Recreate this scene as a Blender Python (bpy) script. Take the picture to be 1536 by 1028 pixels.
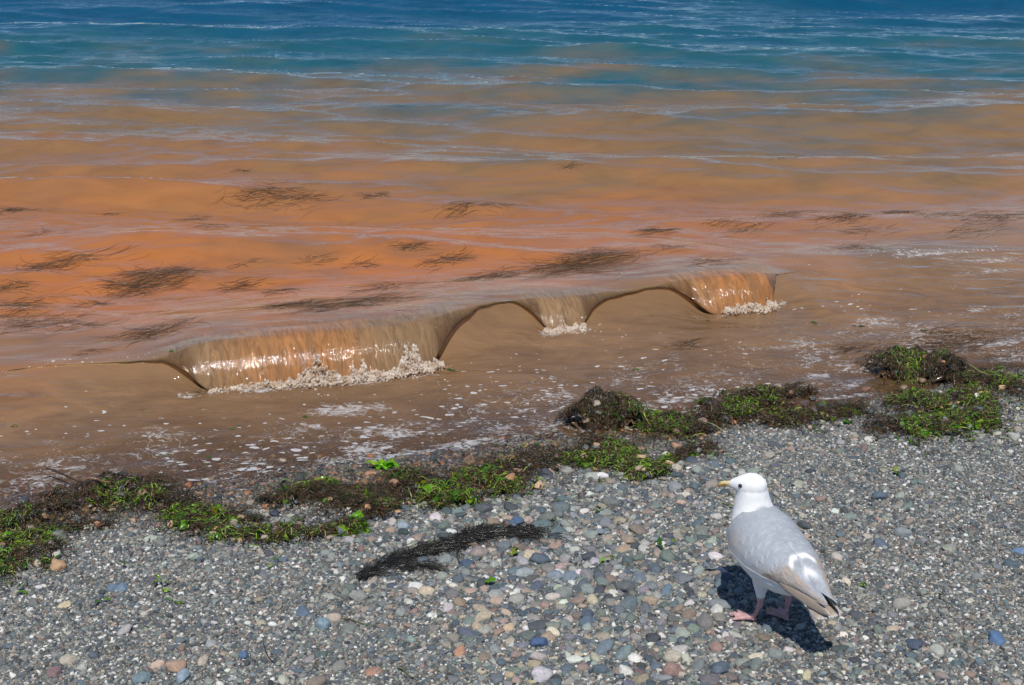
import bpy, bmesh, math, random
import numpy as np
from mathutils import Vector, Matrix, Quaternion
R = math.radians
random.seed(7); rng = np.random.default_rng(11)
sc = bpy.context.scene
for o in list(bpy.data.objects): bpy.data.objects.remove(o)
COL = sc.collection

# ------------------------------------------------------------------ camera, sky, sun, exposure
CAM_H, PITCH, LENS = 2.15, 23.0, 50.0
cd = bpy.data.cameras.new('camera'); cam = bpy.data.objects.new('camera', cd); COL.objects.link(cam)
cam.location = (0, 0, CAM_H); cam.rotation_euler = (R(90 - PITCH), 0, 0)
cd.lens = LENS; cd.sensor_width = 36; cd.clip_start = 0.05; cd.clip_end = 3000
sc.camera = cam
SUN_EL, SUN_AZ = 65.0, 182.0          # azimuth clockwise from +Y: high, behind the camera
w = bpy.data.worlds.new('World'); sc.world = w; w.use_nodes = True
nt = w.node_tree
sky = nt.nodes.new('ShaderNodeTexSky'); sky.sky_type = 'NISHITA'; sky.sun_disc = False
sky.sun_elevation = R(SUN_EL); sky.sun_rotation = R(SUN_AZ); sky.dust_density = 0.0; sky.ozone_density = 6.0; sky.air_density = 0.85
bg = nt.nodes['Background']; bg.inputs[1].default_value = 0.10
nt.links.new(sky.outputs[0], bg.inputs[0])
sl = bpy.data.lights.new('sun', 'SUN'); sun = bpy.data.objects.new('sun', sl); COL.objects.link(sun)
sl.energy = 4.2; sl.angle = R(0.53); sl.color = (1.0, 0.955, 0.89)
sd = Vector((math.sin(R(SUN_AZ)) * math.cos(R(SUN_EL)), math.cos(R(SUN_AZ)) * math.cos(R(SUN_EL)), math.sin(R(SUN_EL))))
sun.rotation_euler = sd.to_track_quat('Z', 'Y').to_euler(); sun.location = (2, -3, 8)
sc.view_settings.view_transform = 'Standard'; sc.view_settings.look = 'None'
sc.view_settings.exposure = 0.0; sc.view_settings.gamma = 1.0
sc.render.engine = 'CYCLES'
sc.cycles.transparent_max_bounces = 12

# ------------------------------------------------------------------ layout helpers
FPX = LENS / 36 * 1536
def ray(px, py):
    dx, dy = (px - 768) / FPX, (514 - py) / FPX
    p = R(PITCH)
    return np.array([dx, math.cos(p) + dy * math.sin(p), -math.sin(p) + dy * math.cos(p)])
def hit(px, py, z=0.0):
    d = ray(px, py); t = (z - CAM_H) / d[2]
    return np.array([d[0] * t, d[1] * t])
SA = hit(0, 745); SB = hit(1536, 535)
E = (SB - SA) / np.linalg.norm(SB - SA); M = np.array([-E[1], E[0]])        # along shore, seaward
O = hit(768, 668)
O = O - M * 0.0
def av(x, y):
    return (x - O[0]) * E[0] + (y - O[1]) * E[1], (x - O[0]) * M[0] + (y - O[1]) * M[1]
def xy(a, v):
    return O[0] + a * E[0] + v * M[0], O[1] + a * E[1] + v * M[1]

def _hash(ix, iy, seed):
    h = (ix.astype(np.int64) * 374761393 + iy.astype(np.int64) * 668265263 + seed * 982451653) & 0x7fffffff
    h = ((h ^ (h >> 13)) * 1274126177) & 0x7fffffff
    return ((h ^ (h >> 16)) & 0xffffff) / float(0xffffff)
def vnoise(x, y, seed=0):
    x = np.asarray(x, float); y = np.asarray(y, float)
    ix = np.floor(x); iy = np.floor(y); fx = x - ix; fy = y - iy
    ux = fx * fx * fx * (fx * (fx * 6 - 15) + 10); uy = fy * fy * fy * (fy * (fy * 6 - 15) + 10)
    ix = ix.astype(np.int64); iy = iy.astype(np.int64)
    a = _hash(ix, iy, seed); b = _hash(ix + 1, iy, seed); c = _hash(ix, iy + 1, seed); d = _hash(ix + 1, iy + 1, seed)
    return (a + (b - a) * ux + (c - a) * uy + (a - b - c + d) * ux * uy) * 2 - 1
def fbm(x, y, seed=0, octv=4, gain=0.5):
    s = 0; amp = 1.0; tot = 0
    for k in range(octv):
        s = s + amp * vnoise(x * 2 ** k + 17.3 * k, y * 2 ** k - 9.1 * k, seed + k * 13); tot += amp; amp *= gain
    return s / tot
def sstep(e0, e1, x):
    t = np.clip((np.asarray(x, float) - e0) / (e1 - e0), 0, 1); return t * t * (3 - 2 * t)

SLOPE = 0.112
def beach_z(x, y):
    a, v = av(x, y)
    z = np.where(v < 0, -SLOPE * v, np.maximum(-SLOPE * v, -1.4))
    z = np.where(-v > 6, SLOPE * 6 + (-v - 6) * 0.05, z)
    z = z + 0.012 * fbm(x * 1.3, y * 1.3, 3, 3) + 0.004 * fbm(x * 6, y * 6, 5, 2)
    return z
def hit_beach(px, py):
    z = 0.1
    for _ in range(12):
        p = hit(px, py, z); z = float(beach_z(p[0], p[1]))
    return np.array([p[0], p[1], z])

def hit_beach_v(px, py):
    dx, dy = (px - 768) / FPX, (514 - py) / FPX; p = R(PITCH)
    D1 = math.cos(p) + dy * math.sin(p); D2 = -math.sin(p) + dy * math.cos(p); z = np.full(len(px), .1)
    for _ in range(8):
        t = (z - CAM_H) / D2; x, y = dx * t, D1 * t; z = beach_z(x, y)
    return x, y, z
def link(name, me, parent=None, label=None, cat=None, group=None, kind=None):
    o = bpy.data.objects.new(name, me); COL.objects.link(o)
    if parent: o.parent = parent
    if label: o['label'] = label
    if cat: o['category'] = cat
    if group: o['group'] = group
    if kind: o['kind'] = kind
    return o
def mesh_np(name, V, F, smooth=True, mat=None):
    """V (n,3); F (m,k) equal-sized faces"""
    V = np.asarray(V, np.float32); F = np.asarray(F, np.int32)
    me = bpy.data.meshes.new(name)
    me.vertices.add(len(V)); me.vertices.foreach_set('co', V.ravel())
    k = F.shape[1]
    me.loops.add(F.size); me.loops.foreach_set('vertex_index', F.ravel())
    me.polygons.add(len(F)); me.polygons.foreach_set('loop_start', np.arange(0, F.size, k, dtype=np.int32))
    me.update(calc_edges=True); me.validate()
    if smooth: me.polygons.foreach_set('use_smooth', np.ones(len(me.polygons), bool))
    if mat: me.materials.append(mat)
    return me
def add_attr(me, name, typ, data, dom='POINT'):
    at = me.attributes.new(name, typ, dom)
    key = {'FLOAT': 'value', 'FLOAT_VECTOR': 'vector', 'FLOAT_COLOR': 'color', 'INT': 'value'}[typ]
    data = np.asarray(data, np.int32 if typ == 'INT' else np.float32)
    if typ == 'FLOAT_COLOR' and data.shape[1] == 3: data = np.concatenate([data, np.ones((len(data), 1), np.float32)], 1)
    at.data.foreach_set(key, np.ascontiguousarray(data).ravel())
def grid_faces(nr, nc):
    i = np.arange(nr - 1)[:, None] * nc + np.arange(nc - 1)[None, :]
    return np.stack([i, i + 1, i + nc + 1, i + nc], -1).reshape(-1, 4)

class NT:
    def __init__(s, name):
        s.m = bpy.data.materials.new(name); s.m.use_nodes = True; s.t = s.m.node_tree; s.t.nodes.clear()
        s.out = s.t.nodes.new('ShaderNodeOutputMaterial')
    def n(s, typ, ins=None, **kw):
        nd = s.t.nodes.new(typ)
        for k, v in kw.items(): setattr(nd, k, v)
        for k, v in (ins or {}).items():
            if hasattr(v, 'is_output') or isinstance(v, bpy.types.NodeSocket): s.t.links.new(v, nd.inputs[k])
            else: nd.inputs[k].default_value = v
        return nd
    def attr(s, name, typ='GEOMETRY'):
        return s.n('ShaderNodeAttribute', attribute_name=name, attribute_type=typ)
    def math(s, op, a, b=0.0, clamp=False):
        nd = s.n('ShaderNodeMath', {0: a, 1: b}, operation=op); nd.use_clamp = clamp; return nd.outputs[0]
    def mix(s, f, a, b, blend='MIX'):
        nd = s.n('ShaderNodeMix', data_type='RGBA', blend_type=blend)
        for sock, v in ((nd.inputs[0], f), (nd.inputs[6], a), (nd.inputs[7], b)):
            if isinstance(v, bpy.types.NodeSocket): s.t.links.new(v, sock)
            else: sock.default_value = v if not isinstance(v, tuple) else (tuple(v) + (1.0,))[:4]
        return nd.outputs[2]
    def ramp(s, f, stops):
        nd = s.n('ShaderNodeValToRGB', {0: f}); cr = nd.color_ramp
        while len(cr.elements) < len(stops): cr.elements.new(0.5)
        for el, (p, c) in zip(cr.elements, stops):
            el.position = p; el.color = (tuple(c) + (1,))[:4] if isinstance(c, (tuple, list)) else (c, c, c, 1)
        return nd.outputs[0]
    def bump(s, h, strength, dist, normal=None):
        ins = {'Height': h, 'Strength': strength, 'Distance': dist}
        if normal is not None: ins['Normal'] = normal
        return s.n('ShaderNodeBump', ins).outputs[0]
    def done(s, sh):
        s.t.links.new(sh, s.out.inputs[0]); return s.m

# ------------------------------------------------------------------ materials
def mat_gravel_ground():
    k = NT('gravel_ground'); tc = k.n('ShaderNodeTexCoord').outputs['Object']
    vo = k.n('ShaderNodeTexVoronoi', {'Vector': tc, 'Scale': 210.0}); 
    c = k.ramp(k.n('ShaderNodeSeparateColor', {0: vo.outputs['Color']}).outputs[0],
               [(0, (.045, .05, .05)), (.3, (.12, .125, .12)), (.6, (.2, .2, .185)), (.85, (.3, .27, .23)), (1, (.5, .49, .45))])
    wet = k.attr('wet').outputs['Fac']
    c = k.mix(wet, c, k.mix(1.0, c, (.42, .36, .29), 'MULTIPLY'))
    b = k.bump(k.math('SUBTRACT', 1.0, vo.outputs['Distance']), 0.9, 0.003)
    p = k.n('ShaderNodeBsdfPrincipled', {'Base Color': c, 'Roughness': k.math('SUBTRACT', .85, k.math('MULTIPLY', wet, .45)), 'Normal': b})
    return k.done(p.outputs[0])
def mat_pebble():
    k = NT('pebble_stone'); tc = k.n('ShaderNodeTexCoord').outputs['Object']
    c = k.attr('col', 'INSTANCER').outputs['Color']; wet = k.attr('wet', 'INSTANCER').outputs['Fac']
    n1 = k.n('ShaderNodeTexNoise', {'Vector': tc, 'Scale': 3.0, 'Detail': 5.0, 'Roughness': .65}).outputs[0]
    n2 = k.n('ShaderNodeTexNoise', {'Vector': tc, 'Scale': 22.0, 'Detail': 2.0}).outputs[0]
    c = k.mix(1.0, c, k.ramp(n1, [(.3, .68), (.5, 1.0), (.72, 1.3)]), 'MULTIPLY')
    c = k.mix(1.0, c, k.ramp(n2, [(.35, .8), (.65, 1.18)]), 'MULTIPLY')
    c = k.mix(wet, c, k.mix(1.0, c, (.5, .43, .36), 'MULTIPLY'))
    b = k.bump(n2, .25, .02)
    p = k.n('ShaderNodeBsdfPrincipled', {'Base Color': c, 'Roughness': k.math('SUBTRACT', .72, k.math('MULTIPLY', wet, .5)), 'Normal': b})
    return k.done(p.outputs[0])
def mat_water():
    k = NT('tidal_water')
    pos = k.n('ShaderNodeTexCoord').outputs['Object']
    col = k.attr('wcol').outputs['Color']; depth = k.attr('depth').outputs['Fac']; foam = k.attr('foam').outputs['Fac']
    flow = k.attr('flow').outputs['Vector']; lip = k.attr('lip').outputs['Fac']; rip = k.attr('rip').outputs['Fac']
    mp = k.n('ShaderNodeMapping', {'Vector': pos, 'Rotation': (0, 0, R(-8)), 'Scale': (1.0, 3.2, 1.0)}).outputs[0]
    r1 = k.n('ShaderNodeTexNoise', {'Vector': mp, 'Scale': 4.5, 'Detail': 4.0, 'Roughness': .55, 'Distortion': .6}).outputs[0]
    r2 = k.n('ShaderNodeTexNoise', {'Vector': mp, 'Scale': 17.0, 'Detail': 3.0, 'Roughness': .5}).outputs[0]
    # turbid patches: orange bloom clouds inside the water
    mp2 = k.n('ShaderNodeMapping', {'Vector': pos, 'Rotation': (0, 0, R(-12)), 'Scale': (1.0, 2.2, 1.0)}).outputs[0]
    t1 = k.n('ShaderNodeTexNoise', {'Vector': mp2, 'Scale': 2.3, 'Detail': 7.0, 'Roughness': .62, 'Distortion': 1.0}).outputs[0]
    c = k.mix(1.0, col, k.ramp(t1, [(.28, .82), (.5, 1.0), (.75, 1.12)]), 'MULTIPLY')
    silt = k.attr('silt').outputs['Fac']
    sm = k.n('ShaderNodeMapping', {'Vector': pos, 'Rotation': (0, 0, R(-15)), 'Scale': (1.0, 2.6, 1.0)}).outputs[0]
    s1 = k.n('ShaderNodeTexNoise', {'Vector': sm, 'Scale': 3.2, 'Detail': 9.0, 'Roughness': .68, 'Distortion': 1.8}).outputs[0]
    s2 = k.n('ShaderNodeTexNoise', {'Vector': sm, 'Scale': 42.0, 'Detail': 3.0, 'Roughness': .6}).outputs[0]
    cs = k.mix(1.0, c, k.ramp(s1, [(.30, (.74, .72, .72)), (.5, (1., 1., 1.)), (.72, (1.22, 1.23, 1.26))]), 'MULTIPLY')
    cs = k.mix(k.ramp(s2, [(.66, 0.0), (.74, .45)]), cs, (.05, .04, .02))
    c = k.mix(silt, c, cs)
    # streaks in the falling sheet
    fm = k.n('ShaderNodeMapping', {'Vector': flow, 'Scale': (55.0, 9.0, 1.0)}).outputs[0]
    st = k.n('ShaderNodeTexNoise', {'Vector': fm, 'Scale': 1.0, 'Detail': 4.0, 'Roughness': .6, 'Distortion': .9}).outputs[0]
    fm2 = k.n('ShaderNodeMapping', {'Vector': flow, 'Scale': (14.0, 2.0, 1.0)}).outputs[0]
    st2 = k.n('ShaderNodeTexNoise', {'Vector': fm2, 'Scale': 1.0, 'Detail': 3.0, 'Roughness': .6}).outputs[0]
    sc_ = k.mix(1.0, c, k.ramp(st, [(.3, (.60, .60, .60)), (.5, (1., 1., 1.)), (.7, (1.35, 1.33, 1.3))]), 'MULTIPLY')
    sc_ = k.mix(k.ramp(st2, [(.45, 0.0), (.68, .6)]), sc_, (.23, .145, .075))
    c = k.mix(lip, c, sc_)
    # foam, lacy
    fmap = k.n('ShaderNodeMapping', {'Vector': pos, 'Rotation': (0, 0, R(-17)), 'Scale': (1.0, 1.5, 1.0)}).outputs[0]
    wz = k.n('ShaderNodeTexNoise', {'Vector': fmap, 'Scale': 9.0, 'Detail': 3.0}).outputs['Color']
    fv = k.n('ShaderNodeVectorMath', {0: fmap, 1: k.n('ShaderNodeVectorMath', {0: wz, 3: .12}, operation='SCALE').outputs[0]}, operation='ADD').outputs[0]
    f1 = k.n('ShaderNodeTexNoise', {'Vector': fv, 'Scale': 38.0, 'Detail': 6.0, 'Roughness': .72}).outputs[0]
    f2 = k.n('ShaderNodeTexNoise', {'Vector': fv, 'Scale': 7.0, 'Detail': 3.0, 'Roughness': .6}).outputs[0]
    f3 = k.n('ShaderNodeTexVoronoi', {'Vector': fv, 'Scale': 38.0}, feature='DISTANCE_TO_EDGE').outputs[0]
    lace = k.math('MULTIPLY', k.math('SUBTRACT', .25, f3), .25)
    fs = k.math('ADD', k.math('ADD', k.math('MULTIPLY', f1, .75), k.math('MULTIPLY', f2, .45)), lace)
    fs = k.math('ADD', fs, k.math('SUBTRACT', foam, 1.06))
    fs = k.math('SUBTRACT', fs, .05)
    rn = k.math('ABSOLUTE', k.math('SUBTRACT', k.n('ShaderNodeTexNoise', {'Vector': fv, 'Scale': 10.0, 'Detail': 5.0, 'Roughness': .6, 'Distortion': .8}).outputs[0], .5))
    wdt = k.math('MULTIPLY', k.math('MAXIMUM', k.math('SUBTRACT', foam, .30), .0), .16)
    lac = k.math('MULTIPLY', k.math('MULTIPLY', k.math('SUBTRACT', wdt, rn), 60.0, True), k.ramp(f1, [(.40, 0.0), (.56, 1.0)]))
    fmask = k.math('MAXIMUM', k.math('MULTIPLY', k.math('MULTIPLY', fs, 5.0, True), k.ramp(f1, [(.42, .08), (.58, 1.0)])), lac)
    fmask = k.math('MULTIPLY', fmask, k.math('GREATER_THAN', foam, .01))
    fmask = k.math('MULTIPLY', fmask, .66)
    fl = k.attr('fleck').outputs['Fac']
    flm = k.n('ShaderNodeMapping', {'Vector': fv, 'Scale': (1.0, 1.5, 1.0)}).outputs[0]
    fvo = k.n('ShaderNodeTexVoronoi', {'Vector': flm, 'Scale': 24.0}); fvs = k.n('ShaderNodeSeparateColor', {0: fvo.outputs['Color']})
    fr_ = k.math('MULTIPLY', k.math('SUBTRACT', k.math('ADD', fvs.outputs[0], k.math('MULTIPLY', fl, .68)), 1.0), .62)
    fm_ = k.math('MULTIPLY', k.math('SUBTRACT', fr_, k.math('MULTIPLY', fvo.outputs['Distance'], k.math('ADD', .45, f1))), 40.0, True)
    fmask = k.math('MAXIMUM', fmask, k.math('MULTIPLY', fm_, .7))
    # opacity by depth
    op = k.math('SUBTRACT', 1.0, k.math('POWER', 2.718, k.math('MULTIPLY', depth, -30.0)), True)
    h = k.math('ADD', k.math('MULTIPLY', r1, 1.0), k.math('MULTIPLY', r2, .20))
    nb = k.bump(h, k.math('MULTIPLY', rip, 1.0), .024)
    nb = k.bump(st, k.math('MULTIPLY', lip, .50), .012, nb)
    dif = k.n('ShaderNodeBsdfDiffuse', {'Color': c, 'Normal': nb}).outputs[0]
    trl = k.n('ShaderNodeBsdfTranslucent', {'Color': c, 'Normal': nb}).outputs[0]
    dif = k.n('ShaderNodeMixShader', {0: k.math('MULTIPLY', lip, .22), 1: dif, 2: trl}).outputs[0]
    tr = k.n('ShaderNodeBsdfTransparent', {'Color': (.80, .68, .52, 1)}).outputs[0]
    body = k.n('ShaderNodeMixShader', {0: op, 1: tr, 2: dif}).outputs[0]
    gl = k.n('ShaderNodeBsdfGlossy', {'Color': (1, 1, 1, 1), 'Roughness': .05, 'Normal': nb}).outputs[0]
    fr = k.n('ShaderNodeFresnel', {'IOR': 1.333, 'Normal': nb}).outputs[0]
    wat = k.n('ShaderNodeMixShader', {0: fr, 1: body, 2: gl}).outputs[0]
    fd = k.n('ShaderNodeBsdfPrincipled', {'Base Color': (.62, .62, .62, 1), 'Roughness': .6, 'Normal': k.bump(f1, .6, .01)}).outputs[0]
    return k.done(k.n('ShaderNodeMixShader', {0: fmask, 1: wat, 2: fd}).outputs[0])
def mat_vcol(name, rough=.5, attr='vcol', typ='GEOMETRY', nscale=60.0, namt=.25, spec=.5, trans=0.0, bump=0.0):
    k = NT(name); tc = k.n('ShaderNodeTexCoord').outputs['Object']
    n = k.n('ShaderNodeTexNoise', {'Vector': tc, 'Scale': nscale, 'Detail': 4.0, 'Roughness': .6}).outputs[0]
    c = k.mix(1.0, k.attr(attr, typ).outputs['Color'], k.ramp(n, [(.25, 1 - namt), (.75, 1 + namt)]), 'MULTIPLY')
    ins = {'Base Color': c, 'Roughness': rough, 'Specular IOR Level': spec}
    if bump: ins['Normal'] = k.bump(n, bump, .004)
    sh = k.n('ShaderNodeBsdfPrincipled', ins).outputs[0]
    if trans:
        sh = k.n('ShaderNodeMixShader', {0: trans, 1: sh, 2: k.n('ShaderNodeBsdfTranslucent', {'Color': c}).outputs[0]}).outputs[0]
    return k.done(sh)
M_GROUND = mat_gravel_ground(); M_PEB = mat_pebble(); M_WATER = mat_water()
M_WEED = mat_vcol('brown_weed', .20, nscale=40, namt=.45)
M_LETT = mat_vcol('sea_lettuce', .22, attr='gcol', typ='OBJECT', nscale=70, namt=.45, trans=.35)
M_FROTH = mat_vcol('froth', .25, nscale=120, namt=.2, trans=.45)
M_PLUM = mat_vcol('plumage', .75, nscale=90, namt=.05, spec=.2, bump=.15)
M_FEAT = mat_vcol('feather', .7, nscale=140, namt=.10, spec=.25)
def mat_plain(name, c, rough, namt=.2, scale=200.0):
    k = NT(name); tc = k.n('ShaderNodeTexCoord').outputs['Object']
    n = k.n('ShaderNodeTexNoise', {'Vector': tc, 'Scale': scale, 'Detail': 3.0}).outputs[0]
    col = k.mix(1.0, tuple(c), k.ramp(n, [(.3, 1 - namt), (.7, 1 + namt)]), 'MULTIPLY')
    return k.done(k.n('ShaderNodeBsdfPrincipled', {'Base Color': col, 'Roughness': rough}).outputs[0])

# ------------------------------------------------------------------ beach ground
def axis_coords(lo, hi, step, far, n=14):
    core = np.arange(lo, hi + 1e-6, step)
    g = np.geomspace(step, far, n)
    return np.concatenate([(lo - g)[::-1], core, hi + g])
def wetness(v):
    """v seaward coordinate; wet below the wrack line"""
    return v
EDGE_A = [hit(px, py) for px, py in [(-200, 800), (0, 812), (60, 790), (140, 760), (230, 752), (300, 745), (350, 762), (400, 745), (480, 722), (600, 716), (660, 722), (690, 728), (730, 706), (820, 672), (900, 642), (945, 668), (985, 640), (1050, 622), (1150, 600), (1210, 600), (1270, 595), (1310, 575), (1400, 545), (1480, 548), (1536, 556), (1700, 520)]]
_ea = np.array([av(*p) for p in EDGE_A]); _o = np.argsort(_ea[:, 0]); _ea = _ea[_o]
def v_edge(a):
    a = np.asarray(a, float)
    return np.interp(a, _ea[:, 0], _ea[:, 1]) + 0.03 * fbm(a * 3.1, a * 0 + 4.2, 21, 3) + 0.012 * fbm(a * 14, a * 0 + 1.2, 22, 2)
def wet_at(x, y):
    a, v = av(x, y)
    d = v - (np.interp(a, _ea[:, 0], _ea[:, 1]))
    return sstep(-0.30, -0.02, d + 0.09 * fbm(np.asarray(x) * 5, np.asarray(y) * 5, 31, 3))
aa = axis_coords(-3.0, 7.0, .03, 300); vv = axis_coords(-3.8, 2.2, .03, 300)
A, V = np.meshgrid(aa, vv); X, Y = xy(A, V); Z = beach_z(X, Y)
me = mesh_np('beach', np.stack([X, Y, Z], -1).reshape(-1, 3), grid_faces(*A.shape), mat=M_GROUND)
add_attr(me, 'wet', 'FLOAT', wet_at(X, Y).ravel())
beach = link('beach', me, label='grey gravel beach sloping down to the water', kind='structure')

# ------------------------------------------------------------------ the sea, with one breaking wave
crest_px = [(-500, 600, .02, 0), (-200, 578, .025, 0), (20, 556, .035, .0), (80, 549, .045, .03), (150, 544, .06, .07), (200, 541, .072, .11), (240, 538, .087, .20), (258, 531, .10, .40), (275, 523, .112, .66), (296, 515, .123, .93), (312, 511, .126, 1.0),
            (380, 503, .135, 1.0), (460, 496, .14, 1.0), (560, 487, .14, 1.0), (622, 481, .135, 1.0), (645, 477, .13, .80), (664, 473, .124, .56), (685, 467, .117, .36), (715, 459, .108, .20), (745, 453, .100, .10), (768, 449, .097, .12),
            (782, 448, .097, .32), (798, 447, .097, .70), (813, 446, .097, 1.0), (848, 445, .094, 1.0), (864, 443, .09, .82), (882, 440, .088, .52), (905, 437, .086, .32), (940, 432, .084, .17), (978, 427, .086, .13), (1000, 423, .092, .26), (1018, 421, .097, .55), (1036, 418, .10, .85), (1052, 417, .10, 1.0),
            (1100, 414, .10, 1.0), (1140, 412, .098, 1.0), (1152, 411, .085, .6), (1162, 410, .065, .10), (1185, 408, .045, 0), (1330, 390, .045, 0), (1420, 380, .048, 0), (1536, 374, .04, 0), (1800, 350, .02, 0), (2200, 320, .01, 0)]
cr = []
for px, py, h, c in crest_px:
    p = hit(px, py, h); a_, v_ = av(*p); cr.append((a_, v_, h, c))
cr = np.array(cr); cr = cr[np.argsort(cr[:, 0])]
def smooth_interp(a, col, wdt=.03):
    return sum(np.interp(a + d, cr[:, 0], cr[:, col]) for d in (-wdt, -wdt / 2, 0, wdt / 2, wdt)) / 5
def crest(a):
    a = np.asarray(a, float)
    vc = smooth_interp(a, 1, .08); H = smooth_interp(a, 2, .05); c = np.clip(smooth_interp(a, 3, .018), 0, 1)
    far = np.clip((np.abs(a - 2) - 5.2) / 3, 0, 1)
    return vc, H * (1 - far), c * (1 - far)
wr = np.random.default_rng(5); WV = []
def add_waves(lo, hi, n, spread, slope, grp):
    for lam in np.geomspace(lo, hi, n):
        lam *= wr.uniform(.93, 1.07); th = R(-94) + wr.normal(0, spread); k_ = 2 * math.pi / lam
        WV.append((k_ * math.cos(th), k_ * math.sin(th), slope * wr.uniform(.6, 1.4) / k_ * math.sqrt(2 / n), wr.uniform(0, 6.28), grp))
add_waves(.80, 1.9, 6, .08, .075, 0); add_waves(.34, .62, 12, .12, .12, 1); add_waves(.17, .30, 16, .20, .105, 2); add_waves(.085, .15, 16, .30, .075, 3)
def swell(x, y):
    # patchy wave groups with peaked crests; the small chop grows with distance from the shore
    z = np.zeros_like(x)
    wx = x + .12 * fbm(x * .9, y * .9, 61, 2); wy = y + .12 * fbm(x * .6, y * .9, 62, 2) + .03 * fbm(x * 2.4, y * 2.0, 63, 2)
    f = sstep(6.5, 9.5, y); chop = [1.0, .95 + .20 * f, .85 + .35 * f, 1.1 + .1 * f]
    for i, (kx, ky, am, ph, grp) in enumerate(WV):
        q = kx * wx + ky * wy + ph
        g = np.clip(.80 + 1.1 * vnoise(x * (.55 + .4 * grp) + i * 3.7, y * (.9 + .5 * grp) - i, 70 + i), .06, 1.7) * chop[grp]
        z += am * g * (2.05 * ((np.sin(q) + 1) / 2) ** 1.3 - .92)
    return z
def sea_level(a, v, x, y):
    """surface height outside the overturning lip"""
    vc, H, c = crest(a); q = v - vc
    back = H * np.exp(-(np.abs(q) / .62) ** 1.35)
    far = 1 - .9 * sstep(9, 22, np.hypot(x, y - 2))
    amp = (.30 + .70 * sstep(.12, 1.3, q)) * far
    sw = swell(x, y)
    tro = .010 * fbm(a * 1.6, v * 3.2, 41, 3) + .0035 * fbm(a * 5, v * 12, 43, 3)
    zb = beach_z(x, y)
    run = zb + .034 * (v - v_edge(a)) 
    z0 = np.maximum(tro, run)
    z0 = np.where(v > .7, tro, z0)
    return np.where(q >= -1e-6, back + sw * amp, z0 + sw * .22 * sstep(-1.2, 0, q)), zb
acore = np.arange(-2.6, 7.2, .016); g = np.geomspace(.05, 500, 16)
acol = np.concatenate([(acore[0] - g)[::-1], acore, acore[-1] + g]); nA = len(acol)
vc, H, c = crest(acol)
rows = []          # (v, z, lip, arc, fwdflag) rows of length nA
def put(v, z, lip=0.0, arc=0.0): rows.append((v + 0 * acol, z + 0 * acol, lip + 0 * acol, arc + 0 * acol))
# sea behind the crest, from far to near
qs = np.concatenate([np.geomspace(9.7, 700, 22)[::-1], np.arange(9.6, 4.0, -.034), np.arange(4.0, .5, -.022), np.arange(.5, -.001, -.0125)])
for q in qs:
    v = vc + q; x, y = xy(acol, v); z, _ = sea_level(acol, v, x, y)
    put(v, z, sstep(.22, .0, q) * sstep(.12, .5, c), -q)
zc = rows[-1][1].copy()
Lj = .085 + .62 * H
lipn = 1 + .55 * fbm(acol * 9, acol * 0, 81, 3) + .25 * fbm(acol * 40, acol * 0, 82, 2)
cj = np.clip(c, 0, 1)
cj = cj * (1 + (lipn - 1) * sstep(.34, .18, cj))
lipw = sstep(.12, .5, c)
for s in np.linspace(.05, 1, 18):
    ss = s * cj
    wob = 1 + .05 * fbm(acol * 22, acol * 0 + s * 2, 83, 2)
    put(vc - Lj * ss * wob, zc - (zc + .012) * ss ** 1.9, lipw, Lj * ss + H * ss ** 1.9)
th = .0005 + .003 * sstep(0, .1, cj) + .006 * cj
for s in np.linspace(1, .12, 9):
    ss = s * cj
    put(vc - Lj * ss + th * (.35 + 1.2 * s * ss), zc - (zc + .012) * ss ** 1.9 - th * (1.25 - .6 * s * cj), lipw, Lj * ss + H * ss)
brk = sstep(.01, .12, c)
Lf = .27 * (1 - c) + .10 * c + .10 * (1 - c) * sstep(.02, .09, H) + .25 * (1 - brk)
zf0 = rows[-1][1]; vf0 = rows[-1][0]
vt = vc - Lf; xt, yt = xy(acol, vt); zt, _ = sea_level(acol, vt, xt, yt)
for gq in np.linspace(.06, 1, 22):
    shp = (1 - brk) * (.5 + .5 * math.cos(math.pi * gq)) + brk * (1 - gq) ** 1.9
    put(vf0 + (vt - vf0) * gq ** 1.15, zt + (zf0 - zt) * shp, 0.0, .0)
vmin = -0.75
n5 = 150
for t in np.linspace(0, 1, n5)[1:]:
    v = vt + (vmin - vt) * t; x, y = xy(acol, v); z, _ = sea_level(acol, v, x, y)
    put(v, z)
VV = np.array([r[0] for r in rows]); ZZ = np.array([r[1] for r in rows]); LL = np.array([r[2] for r in rows]); AR = np.array([r[3] for r in rows])
AA = np.broadcast_to(acol, VV.shape); XX, YY = xy(AA, VV); ZB = beach_z(XX, YY)
DEP = np.clip(ZZ - ZB, 0, 2)
idx_face0 = len(qs); 
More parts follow.
